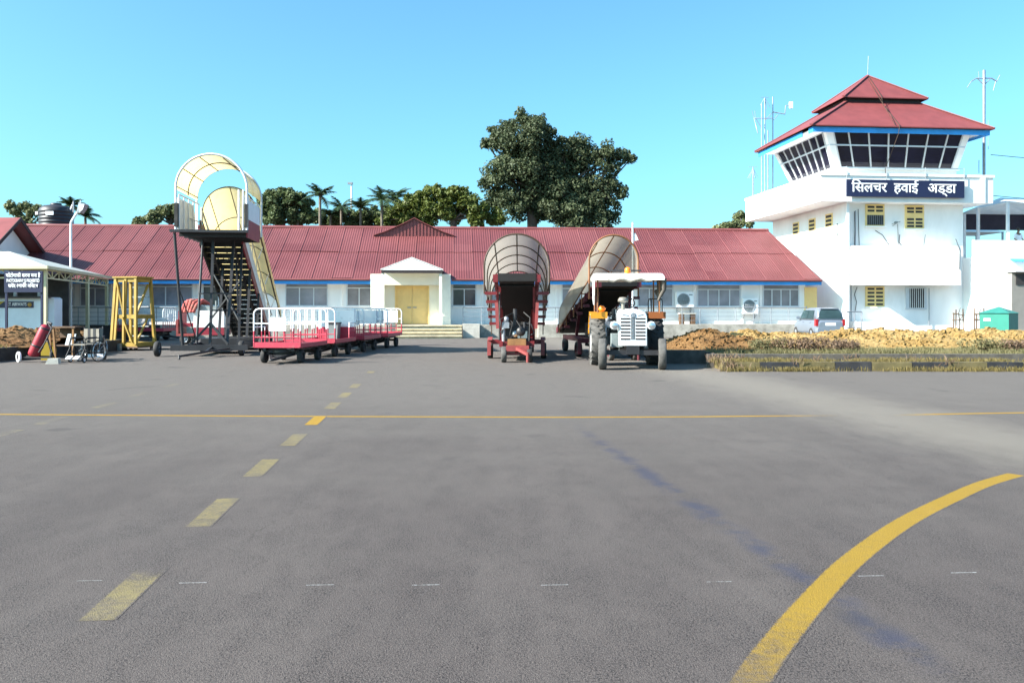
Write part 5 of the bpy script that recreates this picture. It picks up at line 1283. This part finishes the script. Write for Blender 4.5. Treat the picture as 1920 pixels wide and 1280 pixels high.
b = MB(); b.prism([(-.17,-.16,0),(.17,-.16,0),(.21,-.19,.5),(-.21,-.19,.5)], (0,.34,0)); b.build('body', 'tr_grey', o); b = MB(); b.box(-.23,.23,-.22,.18,.502,.54); b.build('lid', 'fasc_dark', o)
put_cart('rail', gx(318, 41.0), 41.0, R(86), 'baggage cart parked sideways between the yellow stand and the tow tug')

# ------------------------------------------------------------------ belt loaders
rgL = random.Random(8)
def loader(name, label, x, y, rz, hr, crest, Zf, slope, cl, cslope, paintm, hoopm, skin, wt=1.62, cy0=.4, leg_drop=1.2, detail=True):
    t = thing(name, label, 'belt loader', (x, y, 0), rz, 'red belt loaders with arched canopies')
    Lb = 6.3; zb = lambda q: Zf-slope*q; W = .57
    b = MB(); b.prism([(-W+.06,0,zb(0)),(-W+.06,Lb,zb(Lb)),(-W+.06,Lb,zb(Lb)-.16),(-W+.06,0,zb(0)-.16)], (2*W-.12,0,0)); b.lathe([(0,-W+.08),(.1,-W+.08),(.1,W-.08),(0,W-.08)], (0,0,zb(0)-.08), 'x', 16); b.build('belt', 'rubber', t)
    for sx in (-1, 1):
        b = MB(); b.prism([(sx*W-.035,-.05,zb(0)+.04),(sx*W-.035,Lb,zb(Lb)+.04),(sx*W-.03,Lb,zb(Lb)-.16),(sx*W-.03,-.05,zb(0)-.14)], (.06,0,0))
        for k in range(9): q = .2+k*.7; b.box(sx*W-.05+sx*.03, sx*W+.05+sx*.03, q-.03, q+.03, zb(q)-.2, zb(q)+.06)
        b.build('side_beam', paintm, t)
    b = MB(); b.box(-W+.03, W-.03, -.12, .05, zb(0)-.17, zb(0)+.05); b.build('nose_bumper', 'pit', t)
    for sx in (-1, 1): b = MB(); b.box(sx*(W+.04)-.07, sx*(W+.04)+.07, -.1, .25, zb(0)-.2, zb(0)+.02); b.build('roller_bearing', paintm, t)
    # under belt return tray
    b = MB(); b.prism([(-W+.1,.3,zb(.3)-.2),(-W+.1,Lb-.3,zb(Lb-.3)-.2),(-W+.1,Lb-.3,zb(Lb-.3)-.23),(-W+.1,.3,zb(.3)-.23)], (2*W-.2,0,0)); b.build('under_tray', 'pit', t)
    # chassis
    b = MB()
    for sx in (-1, 1): b.bar((sx*.45,-.1,.5),(sx*.45,5.6,.5), .1, .16)
    b.bar((-.8,1.6,.5),(.8,1.6,.5), .12, .14); b.bar((-.5,5.5,.5),(.5,5.5,.5), .1, .14); b.bar((-.5,0,.5),(.5,0,.5), .1, .14); b.build('chassis', paintm, t)
    for sx in (-1, 1):
        b = MB(); b.bar((sx*.5,.9,.5),(sx*.5,.45,zb(.45)-.2), .07, .09); b.build('lift_arm', paintm, t)
        b = MB(); b.bar((sx*.46,3.6,.55),(sx*.5,3.0,zb(3.0)-.2), .09, .1); b.build('rear_prop', paintm, t)
        b = MB(); b.bar((sx*(W+.02),.15,zb(.1)-.75),(sx*(W-.02),.1,zb(.1)-1.5), .09, .08); b.build('jack_leg', 'red_l' if paintm == 'red' else paintm, t)
    # walkway steps on the hoop side
    hx = hr; nq = 5
    for k in range(nq):
        q = .35+k*(Lb-1.6)/nq
        for sx in (-1, 1): b = MB(); b.bar((sx*W,q,zb(q)-.42),(sx*hx,q,zb(q)-.42), .1, .09); b.build('canopy_bracket', paintm, t)
    # canopy
    cz = lambda q: crest-hr-cslope*(q-cy0); n = 4
    path = [(cy0+cl*k/n, cz(cy0+cl*k/n)) for k in range(n+1)]
    sk = .55
    b = MB(); vault(b, arc(hr, 0, 180, 22, sk), path); b.build('canopy', skin, t)
    for k, (q, z) in enumerate(path):
        b = MB(); pr_ = arc(hr+.015 if k == 0 else hr-.02, 0, 180, 20, .0)
        zl = max(.5, zb(q)-.42); pr2 = [(pr_[0][0], zl-z)]+pr_+[(pr_[-1][0], zl-z)]
        b.tube([(xx, q, z+h) for xx, h in pr2], .028 if k == 0 else .02, 6); b.build('hoop', hoopm, t)
    b = MB()
    for a in (45, 90, 135): b.tube([((hr-.02)*math.cos(R(a)), q, z+(hr-.02)*math.sin(R(a))) for q, z in path], .02, 6)
    for sx in (-1, 1): b.tube([(sx*hr, q, z-sk) for q, z in path], .022, 6)
    b.build('canopy_purlin', hoopm, t)
    # running gear
    for sx in (-1, 1):
        wheel(t, (sx*.36,-.45,.225), .225, .15, 'rubber_g' if sx < 0 else 'rubber', paintm, 22)
        wheel(t, (sx*wt/2,1.6,.24), .24, .16, 'rubber', paintm, 22)
        wheel(t, (sx*.5,5.2,.225), .225, .15, 'rubber', paintm, 22)
        b = MB(); b.bar((sx*wt/2-.03,1.3,.1),(sx*wt/2-.03,1.34,.56), .11, .06); b.prism([(sx*wt/2-.08,1.34,.56),(sx*wt/2-.08,1.27,.56),(sx*wt/2-.08,1.9,.64),(sx*wt/2-.08,1.95,.58)], (.14,0,0)); b.build('mudguard', 'red_l' if paintm == 'red' else paintm, t)
    b = MB(); b.bar((-.36,-.45,.24),(.36,-.45,.24), .07); b.bar((0,-.45,.25),(0,.1,.45), .1); b.build('front_axle', paintm, t)
    b = MB(); b.bar((-.05,-.5,.42),(.3,-1.05,.26), .09, .07); b.tube([(.3,-1.05,.3),(.3,-1.05,.04)], .04, 8); b.build('tow_bar', 'red_l' if paintm == 'red' else paintm, t)
    b = MB(); b.box(-.3,.34,-.62,-.3,.32,.47); b.build('drawbar_plate', 'red_l' if paintm == 'red' else paintm, t)
    b = MB(); b.box(-.26,.26,-.35,.15,.475,.64); b.build('toolbox', 'orange_d' if not detail else 'wood', t)
    b = MB(); b.box(-.32,.34,.2,.9,.56,1.0); b.tube([(-.05,.35,1.0),(-.05,.35,1.5)], .06, 8); b.tube([(.22,.15,.65),(.22,.18,1.12)], .035, 8); b.lathe([(0,-.1),(.13,-.1),(.13,.1),(0,.1)], (.12,.12,.85), 'y', 16); b.tube([(.3,.1,.7),(.5,.1,.8),(.42,.15,1.05),(.2,.2,1.1)], .018, 6); b.tube([(-.3,.1,.6),(-.45,.0,.85),(-.3,.15,1.1)], .02, 6); b.build('engine', 'black', t)
    b = MB()
    for q in range(5): a = rgL.uniform(-.4,.4); b.tube([(a,.1,.62),(a+rgL.uniform(-.2,.2),-.02,.8+.1*q),(rgL.uniform(-.4,.4),.4,1.0+.1*q),(rgL.uniform(-.4,.4),.9,1.1)], .014, 5)
    b.tube([(-.5,.2,.6),(-.5,.5,zb(.5)-.2)], .03, 6); b.tube([(.35,.0,.55),(.38,.1,1.25),(.2,.5,1.4)], .02, 6); b.build('hose', 'rubber', t)
    b = MB(); b.box(-.40,.40,.92,2.6,.3,1.05); b.box(-.36,.36,.2,.91,.25,.46); b.build('engine_bay', 'pit', t)
    b = MB(); b.lathe([(0,-.05),(.09,-.05),(.09,.05),(0,.05)], (-.05,.12,.78), 'y', 14); b.box(.02,.3,.1,.3,.66,.86); b.build('pump', 'chrome', t)
    b = MB(); b.box(-.42,-.22,.02,.18,.95,1.12); b.lathe([(0,0),(.07,0),(.07,.14),(0,.16)], (-.3,.1,1.12), 'z', 14); b.tube([(-.38,.05,.5),(-.38,.05,.95)], .05, 8); b.build('oil_filter', 'metal', t)
    return t
loader('belt_loader', 'red belt loader with wide glazed arched canopy, drawbar facing the camera', gx(969,24.4), 24.4, R(-.5), .93, 3.66, 2.46, .25, 5.4, .15, 'red', 'brown', 'grey_fg')
loader('belt_loader', 'maroon belt loader with narrow arched canopy parked behind the white tractor', 3.16, 25.35, R(8.5), .75, 3.72, 2.34, .25, 4.6, .36, 'maroon', 'orange_rust', 'beige_fg', 1.7, .5)

# ------------------------------------------------------------------ tractor
tr = thing('tractor', 'white farm tractor with canvas roof facing the camera', 'tractor', (2.985, 21.15, 0), R(-2))
for sx in (-1, 1):
    w = wheel(tr, (0,0,0), .385, .19, 'rubber_g', 'metal_w', 30); w.location = (sx*.735, 0, .385); w.rotation_euler.z = R(-6)
    wheel(tr, (sx*.76, 1.75, .665), .64, .36, 'rubber_g' if sx < 0 else 'rubber', 'metal_w', 36, 20)
b = MB(); b.bar((-.66,.0,.42),(.66,.0,.42), .1, .12); b.bar((-.66,0,.42),(-.3,.5,.5), .05); b.bar((.66,0,.42),(.3,.5,.5), .05); b.box(-.16,.16,-.1,.3,.38,.6); b.build('front_axle', 'black', tr)
b = MB(); b.bar((-.85,1.75,.66),(.85,1.75,.66), .22); b.box(-.25,.25,.7,2.1,.42,.95); b.build('transmission', 'tr_grey', tr)
b = MB(); b.box(-.22,.22,.25,.72,.45,.95); b.box(-.5,-.24,.1,.55,.55,.88); b.box(.26,.42,.3,.7,.5,.8); b.build('engine', 'tr_grey', tr)
b = MB(); b.box(-.3,.3,.12,.24,.42,.9); b.box(-.42,.42,1.3,1.7,.42,1.0); b.box(.27,.55,.72,1.25,.5,1.0); b.tube([(-.3,.3,.6),(-.45,.8,.5),(-.4,1.3,.6)], .04, 6); b.build('undercarriage', 'pit', tr)
# hood
def hs(y, hw, z0, z1):
    r = .1; pts = [(-hw,y,z0)]
    for a in (180,150,120,90): pts.append((-hw+r+r*math.cos(R(a)), y, z1-r+r*math.sin(R(a))))
    for a in (90,60,30,0): pts.append((hw-r+r*math.cos(R(a)), y, z1-r+r*math.sin(R(a))))
    return pts+[(hw,y,z0)]
b = MB(); loft(b, [hs(-.02,.30,.95,1.42), hs(.1,.31,.92,1.46), hs(.9,.30,.95,1.50), hs(1.12,.29,.98,1.48)]); b.build('hood', 'tr_white', tr)
gw_, gz0, gz1 = .35, .60, 1.40
b = MB(); loft(b, [hs(-.12,gw_-.02,gz0,gz1), hs(-.10,gw_,gz0-.01,gz1+.02), hs(.0,gw_,gz0-.01,gz1+.03)]); gr = b.build('grille', 'tr_white', tr)
b = MB()
for k in range(7):
    z = .76+k*.083
    for sx in (-1, 1): b.box(sx*.185-.12, sx*.185+.12, -.127, -.119, z-.021, z+.021)
for x in (-.035, 0, .035): b.box(x-.009, x+.009, -.127, -.119, .74, 1.30)
b.build('slot', 'slot', gr)
b = MB(); b.lathe([(.05,-.135),(.07,-.135),(.07,-.122),(.05,-.122)], (.0,0,1.345), 'y', 20); b.box(-.012,.012,-.135,-.121,1.29,1.40); b.box(-.05,-.03,-.13,-.121,1.31,1.38); b.box(.03,.05,-.13,-.121,1.31,1.38)
for sx in (-1, 1): b.prism([(sx*.1,-.121,1.35),(sx*.25,-.121,1.37),(sx*.27,-.121,1.35),(sx*.12,-.121,1.325)], (0,-.008,0))
b.build('emblem', 'metal', gr)
for sx in (-1, 1):
    b = MB(); b.lathe([(0,-.16),(.075,-.155),(.1,-.14),(.105,-.1),(.07,.0),(.02,.06)], (sx*.455,0,1.09), 'y', 22); b.bar((sx*.35,-.02,1.08),(sx*.44,-.02,1.08), .03); hl = b.build('headlight', 'tr_white', tr)
    b = MB(); b.lathe([(0,-.172),(.05,-.168),(.078,-.158)], (sx*.455,0,1.09), 'y', 20); b.build('lens', 'chrome', hl)
b = MB(); b.tube([(-.2,.35,1.45),(-.2,.35,1.66)], .045, 10); b.lathe([(0,1.80),(.09,1.79),(.13,1.73),(.13,1.68),(.05,1.66)], (-.2,.35,0), 'z', 18); b.build('air_filter', 'brass', tr)
b = MB()
n = 24; b.tube([(.2*math.cos(2*math.pi*k/n), 1.35+.14*math.sin(2*math.pi*k/n), 1.66+.14*math.sin(2*math.pi*k/n)) for k in range(n)], .016, 6, closed=True)
b.tube([(0,1.15,1.35),(0,1.35,1.66)], .022, 6)
for a in (90, 210, 330): b.tube([(0,1.35,1.66),(.19*math.cos(R(a)),1.35+.13*math.sin(R(a)),1.66+.13*math.sin(R(a)))], .012, 6)
b.build('steering_wheel', 'black', tr)
b = MB(); b.box(-.25,.25,1.12,1.3,1.0,1.45); b.build('dashboard', 'tr_grey', tr)
b = MB(); b.box(-.24,.24,1.75,2.15,1.05,1.15); b.prism([(-.24,2.1,1.15),(.24,2.1,1.15),(.2,2.22,1.5),(-.2,2.22,1.5)], (0,.06,0)); b.build('seat', 'canvas_d', tr)
for sx in (-1, 1):
    # fenders wrap the rear wheels
    b = MB(); sec = []
    x0, x1 = sx*.545, sx*.965
    ring = []
    for k in range(13):
        a = R(72+8*k); ring.append((1.75-.72*math.cos(a), .665+.72*math.sin(a)))
    vs = []
    for (yy, zz) in ring: vs += [(x0,yy,zz),(x1,yy,zz),(x1,1.75+(yy-1.75)*.955,.665+(zz-.665)*.955),(x0,1.75+(yy-1.75)*.955,.665+(zz-.665)*.955)]
    fs = []
    for i in range(12):
        for k in range(4): fs.append((i*4+k, i*4+(k+1) % 4, (i+1)*4+(k+1) % 4, (i+1)*4+k))
    fs += [(0,1,2,3), (48,51,50,49)]; b.add(vs, fs, True); b.prism([(x0,yy,zz) for yy, zz in ring], (sx*.02,0,0))
    fd = b.build('fender', 'orange' if sx < 0 else 'orange_d', tr)
    b = MB(); b.box(min(x0,x1)-.005, max(x0,x1)+.005, 1.02, 1.10, 1.25, 1.42); b.box(min(x0,x1)-.005, max(x0,x1)+.005, 1.10, 1.9, 1.39, 1.425); b.build('fender_box', 'orange' if sx < 0 else 'orange_d', tr)
b = MB(); b.lathe([(0,0),(.06,0),(.095,.05),(.095,.09),(.05,.15),(0,.16)], (-.66,1.3,1.43), 'z', 18); b.build('indicator_lamp', 'amber', tr)
b = MB()
for x in (.62, .9): b.tube([(x,1.2,1.42),(x,1.2,1.68),(x,1.3,1.76),(x,1.75,1.76),(x,1.85,1.68),(x,1.85,1.42)], .016, 6)
b.tube([(.62,1.3,1.76),(.9,1.3,1.76)], .016, 6); b.build('fender_rail', 'black', tr)
# canvas roof
for x in (-.8, .8):
    for y in (.95, 2.15): b = MB(); b.tube([(x,y,1.0 if y > 2 else 1.40),(x,y,2.30)], .022, 6); b.build('roof_post', 'orange_rust', tr)
RW = .90
def cs(y, dz):
    pts = []; r = .085
    for a in (180,150,120,90): pts.append((-RW+r+r*math.cos(R(a)), y, 2.32+dz+r*math.sin(R(a))*1.1))
    for a in (90,60,30,0): pts.append((RW-r+r*math.cos(R(a)), y, 2.32+dz+r*math.sin(R(a))*1.1))
    return pts+[(RW,y,2.27+dz),(-RW,y,2.27+dz)]
b = MB(); loft(b, [cs(.72,-.03), cs(.80,.0), cs(1.5,.03), cs(2.25,0), cs(2.32,-.03)]); b.build('roof', 'hood_c', tr)
b = MB(); z = 2.28; b.prism([(-RW-.01,.8,z),(-RW-.01,1.35,z),(-RW-.01,1.2,1.75),(-RW-.01,.95,1.6),(-RW-.01,.85,1.85)], (.03,0,0)); b.build('side_curtain', 'hood_c', tr)
b = MB()
for k in range(5): b.tube([(RW-.01,.82+.22*k,2.28),(RW-.0+.02*math.sin(k),.85+.2*k,2.0),(RW-.14,.9+.18*k,1.72+.06*k)], [.07,.06,.03], 8)
b.build('side_curtain', 'tarp_d', tr)
b = MB(); 
for k in range(8):
    x0 = -.55+.14*k; x1 = x0+.14; za = 2.25-.035*math.sin(k*1.9)-.02; zb_ = 2.25-.035*math.sin((k+1)*1.9)-.02
    b.tube([(x0,.72,za),(x1,.72,zb_)], .03, 8)
b.build('rolled_fringe', 'canvas', tr)
b = MB(); b.lathe([(.07,0),(.08,.02),(.08,.14),(.06,.19),(0,.21)], (-.03,.86,2.37), 'z', 18); b.build('beacon', 'amber', tr)
b = MB(); b.tube([(-.45,1.2,2.5),(.35,1.2,2.5)], .025, 6); b.build('roof_bar', 'black', tr)

# ------------------------------------------------------------------ extinguisher trolley, table, wheelchairs
ex = thing('fire_extinguisher', 'large red wheeled fire extinguisher leaning back on its trolley', 'fire extinguisher', (gx(62, 24.0), 24.0, 0), R(-12))
tilt = Matrix.Rotation(R(22), 4, 'Y') @ Matrix.Rotation(R(-8), 4, 'X')
def tl(b):
    b.v = [tuple(tilt @ Vector(v)+Vector((-.02,0,.16))) for v in b.v]; return b
b = MB(); b.lathe([(0,0),(.1,.0),(.145,.05),(.155,.1),(.155,.82),(.14,.9),(.08,.96),(0,.97)], n=24); tl(b).build('cylinder', 'ext_red', ex)
b = MB(); b.lathe([(.158,.30),(.165,.31),(.165,.34),(.158,.35)], n=24); tl(b).build('strap', 'black', ex)
b = MB(); b.lathe([(.158,.84),(.163,.85),(.163,.88),(.15,.89)], n=24); tl(b).build('strap', 'black', ex)
b = MB(); b.tube([(0,0,.95),(0,0,1.05),(.12,0,1.05)], .03, 8); b.tube([(.05,-.02,1.02),(.22,-.05,.95),(.25,-.1,.5),(.2,-.1,.2)], .022, 6); tl(b).build('valve_hose', 'black', ex)
b = MB(); b.bar((-.35,.15,.16),(.5,.15,.16), .04); b.bar((.5,.15,.16),(.28,.1,.98), .03); b.bar((.7,.0,.1),(.32,.05,.92), .025); b.bar((-.3,-.1,.14),(.7,-.1,.14), .03); b.build('trolley_frame', 'black', ex)
w = wheel(ex, (0,0,0), .15, .06, 'board_w', 'black', 20); w.location = (-.38, -.1, .15); w.rotation_euler.z = R(60)
w = wheel(ex, (0,0,0), .15, .06, 'rubber', 'black', 20); w.location = (.62, -.05, .15); w.rotation_euler.z = R(40)
o = thing('wheel_chock', 'grey concrete wheel chock lying beside the extinguisher trolley', 'chock', (gx(97, 23.2), 23.2, 0), R(8))
b = MB(); b.prism([(-.17,0,0),(.17,0,0),(.15,0,.15),(-.10,0,.15)], (0,.2,0)); b.build('chock', 'conc_l', o)
tbp = thing('trestle_table', 'small wooden trestle table by the soil mound, left of the wheelchairs', 'table', (gx(122, 24.9), 24.9, 0), R(-4))
b = MB(); b.box(-.42,.42,-.2,.25,.95,.99); b.build('tabletop', 'wood_b', tbp)
for x in (-.34, -.22, .3): b = MB(); b.bar((x+.05,-.18,0.0),(x-.04*(1 if x < 0 else -1),-.15,.95), .05); b.build('leg', 'wood', tbp)
b = MB(); b.box(-.3,.38,-.17,.2,.42,.45); b.box(-.25,.36,.14,.18,.66,.93); b.build('shelf', 'wood_b', tbp)
o = thing('pale_folder', 'striped pale board leaning on the shelf of the trestle table', 'board', (gx(128, 24.75), 24.75, .452), R(-4))
b = MB(); b.prism([(-.1,0,0),(.16,0,0),(.2,.05,.32),(-.04,.05,.32)], (0,.03,0)); b.build('board', 'kiosk', o); b = MB(); b.prism([(.0,-.004,.0),(.06,-.004,.0),(.11,.046,.32),(.06,.046,.32)], (0,.003,0)); b.build('stripe', 'black', o)
o = thing('yellow_container', 'yellow plastic container behind the extinguisher trolley', 'container', (gx(90, 25.1), 25.1, 0), R(10))
b = MB(); b.prism([(-.16,-.1,.3),(.2,-.1,.3),(.14,-.1,.52),(-.1,-.1,.52)], (0,.22,0)); b.box(-.16,.2,-.1,.12,0,.3); b.build('body', 'sign_y', o); b = MB(); b.lathe([(0,.60),(.04,.60),(.04,.52)], (0,0,0), 'z', 12); b.build('cap', 'black', o)
def wheelchair(x, y, rz, label):
    c = thing('wheelchair', label, 'wheelchair', (x, y, 0), rz, 'folding wheelchairs by the left verge')
    W = .25
    b = MB()
    for sx in (-1, 1):
        b.tube([(sx*W,.28,.48),(sx*W,.30,.95),(sx*W,.42,.97)], .014, 6); b.tube([(sx*W,-.25,.48),(sx*W,.3,.48)], .014, 6); b.tube([(sx*W,-.25,.66),(sx*W,.27,.68)], .014, 6)
        b.tube([(sx*W,-.25,.66),(sx*W,-.27,.4),(sx*W,-.42,.16)], .013, 6); b.tube([(sx*W,-.25,.3),(sx*W,.3,.3)], .013, 6); b.tube([(sx*W,.3,.25),(sx*W,.3,.5)], .013, 6)
    b.tube([(-W,0,.28),(W,0,.48)], .012, 6); b.tube([(W,0,.28),(-W,0,.48)], .012, 6); b.build('frame', 'black', c)
    b = MB(); b.box(-W,W,-.22,.27,.48,.51); b.build('seat', 'canvas', c)
    b = MB(); b.box(-W,W,.28,.31,.55,.93); bk = b.build('backrest', 'canvas', c)
    b = MB(); b.box(-.12,-.04,.272,.279,.55,.93); b.box(.06,.14,.272,.279,.55,.93); b.build('stripe', 'canvas_d', bk)
    for sx in (-1, 1):
        b = MB(); b.box(sx*W-.03,sx*W+.03,-.2,.18,.67,.71); b.build('armrest', 'canvas_d', c)
        b = MB(); b.prism([(sx*.12-.08,-.5,.12),(sx*.12+.08,-.5,.12),(sx*.12+.08,-.38,.2),(sx*.12-.08,-.38,.2)], (0,.01,-.02)); b.build('footplate', 'board_w', c)
        b = MB(); n = 28; xx = sx*(W+.05)
        b.tube([(xx,.2+.29*math.cos(2*math.pi*k/n),.3+.29*math.sin(2*math.pi*k/n)) for k in range(n)], .016, 6, closed=True); wh = b.build('wheel', 'rubber', c)
        b = MB()
        for k in range(10): a = 2*math.pi*k/10; b.tube([(xx,.2,.3),(xx,.2+.28*math.cos(a),.3+.28*math.sin(a))], .004, 4)
        b.tube([(xx+sx*.03,.2+.25*math.cos(2*math.pi*k/n),.3+.25*math.sin(2*math.pi*k/n)) for k in range(n)], .008, 5, closed=True); b.lathe([(0,-.03),(.03,-.03),(.03,.03),(0,.03)], (xx,.2,.3), 'x', 12); b.build('spoke', 'chrome', wh)
        wheel(c, (sx*(W-.02),-.27,.09), .09, .03, 'rubber', 'chrome', 16)
    return c
w0 = wheelchair(gx(158, 24.1), 24.1, R(-14), 'open wheelchair with beige striped canvas seat facing the camera')
dup(w0, (gx(177, 25.0), 25.0, 0), R(30), 'wheelchair half hidden behind the beige striped one, turned to the right')

# ------------------------------------------------------------------ person on the terrace
pxp = solve(TO, TA, 1909, 1.3); pe = thing('person', 'person in a white shirt standing behind the terrace parapet', 'person', (0, 0, 0), 0)
wx = TO[0]+pxp[0]*math.cos(TA)-1.3*math.sin(TA); wy = pxp[1]
pe.location = (wx, wy, 4.4); pe.rotation_euler.z = R(10)
def skin(name, m, verts, edges, radii, parent):
    me = bpy.data.meshes.new(name); me.from_pydata(verts, edges, []); o = bpy.data.objects.new(name, me); col.objects.link(o); o.parent = parent
    md = o.modifiers.new('skin', 'SKIN'); md.use_smooth_shade = True
    for i, r in enumerate(radii): me.skin_vertices[0].data[i].radius = r if isinstance(r, tuple) else (r, r)
    me.skin_vertices[0].data[0].use_root = True
    o.modifiers.new('sub', 'SUBSURF').render_levels = 2
    me.materials.append(M[m]); return o
V = [(0,0,.95),(0,.0,1.2),(0,.01,1.42),(0,0,1.52),(0,-.02,1.62),(0,-.02,1.73),
     (.19,.01,1.42),(.26,-.02,1.15),(.2,-.22,1.02),(.14,-.3,1.0),(-.19,.01,1.42),(-.26,-.02,1.15),(-.2,-.22,1.02),(-.14,-.3,1.0),
     (.1,0,.88),(.11,-.01,.48),(.11,.02,.08),(.11,-.12,.03),(-.1,0,.88),(-.11,-.01,.48),(-.11,.02,.08),(-.11,-.12,.03),
     (0,-.11,1.64)]
E = [(0,1),(1,2),(2,3),(3,4),(4,5),(2,6),(6,7),(7,8),(8,9),(2,10),(10,11),(11,12),(12,13),(0,14),(14,15),(15,16),(16,17),(0,18),(18,19),(19,20),(20,21),(4,22)]
rad = [(.15,.1),(.14,.1),(.15,.1),.05,(.075,.09),(.07,.085),.055,.042,.032,.03,.055,.042,.032,.03,.08,.06,.04,.035,.08,.06,.04,.035,.018]
skin('body', 'skin', V, E, rad, pe)
Vs = [V[i] for i in (0,1,2,6,7,10,11)]; Es = [(0,1),(1,2),(2,3),(3,4),(2,5),(5,6)]
skin('shirt', 'shirt', Vs, Es, [(.18,.13),(.17,.13),(.18,.125),.08,.062,.08,.062], pe)
Vt = [V[i] for i in (0,14,15,16,18,19,20)]; skin('trousers', 'trouser', Vt, [(0,1),(1,2),(2,3),(0,4),(4,5),(5,6)], [(.165,.12),.1,.08,.065,.1,.08,.065], pe)
b = MB(); b.lathe([(0,1.825),(.05,1.815),(.085,1.77),(.092,1.71),(.08,1.66)], (0,.005,0), 'z', 18); b.build('hair', 'hair', pe)
b = MB()
for sx in (-1, 1): b.lathe([(0,-.117),(.011,-.115),(.011,-.10)], (sx*.032,0,1.675), 'y', 10)
b.box(-.025,.025,-.112,-.1,1.585,1.595); b.build('face', 'hair', pe)

# ------------------------------------------------------------------ camera, light, sky
cd = bpy.data.cameras.new('camera'); cam = bpy.data.objects.new('camera', cd); col.objects.link(cam)
cam.location = (0, 0, CZ); cam.rotation_euler = (math.pi/2, 0, 0); cd.sensor_width = 36; cd.lens = 30; cd.shift_y = -61/1920
cd.clip_end = 4000; cd.clip_start = .05; sc.camera = cam
ELEV, AZ = R(34), R(22)      # the sun stands to the left and a little behind the camera
sdir = Vector((-math.cos(ELEV)*math.cos(AZ), -math.cos(ELEV)*math.sin(AZ), math.sin(ELEV)))
sd = bpy.data.lights.new('sun', 'SUN'); so = bpy.data.objects.new('sun', sd); col.objects.link(so)
sd.energy = 5.0; sd.angle = R(.5); sd.color = (1, .94, .86); so.rotation_euler = sdir.to_track_quat('Z', 'Y').to_euler()
so.location = (-20, -10, 30)
w = bpy.data.worlds.new('World'); sc.world = w; w.use_nodes = True; nt = w.node_tree
sk = nt.nodes.new('ShaderNodeTexSky'); sk.sky_type = 'NISHITA'; sk.sun_disc = False; sk.sun_elevation = ELEV
sk.sun_rotation = math.atan2(sdir.x, sdir.y); sk.air_density = 1.0; sk.dust_density = 2.2; sk.ozone_density = 1.6; sk.altitude = 30
bg = nt.nodes['Background']; bg.inputs[1].default_value = .10
nt.links.new(mixc(nt, 1.0, sk.outputs[0], (.51, .92, 1.03), 'MULTIPLY'), bg.inputs[0])
sc.view_settings.view_transform = 'Standard'; sc.view_settings.look = 'None'; sc.view_settings.gamma = 1; sc.view_settings.exposure = 1.6
sc.cycles.max_bounces = 6; sc.cycles.transparent_max_bounces = 12
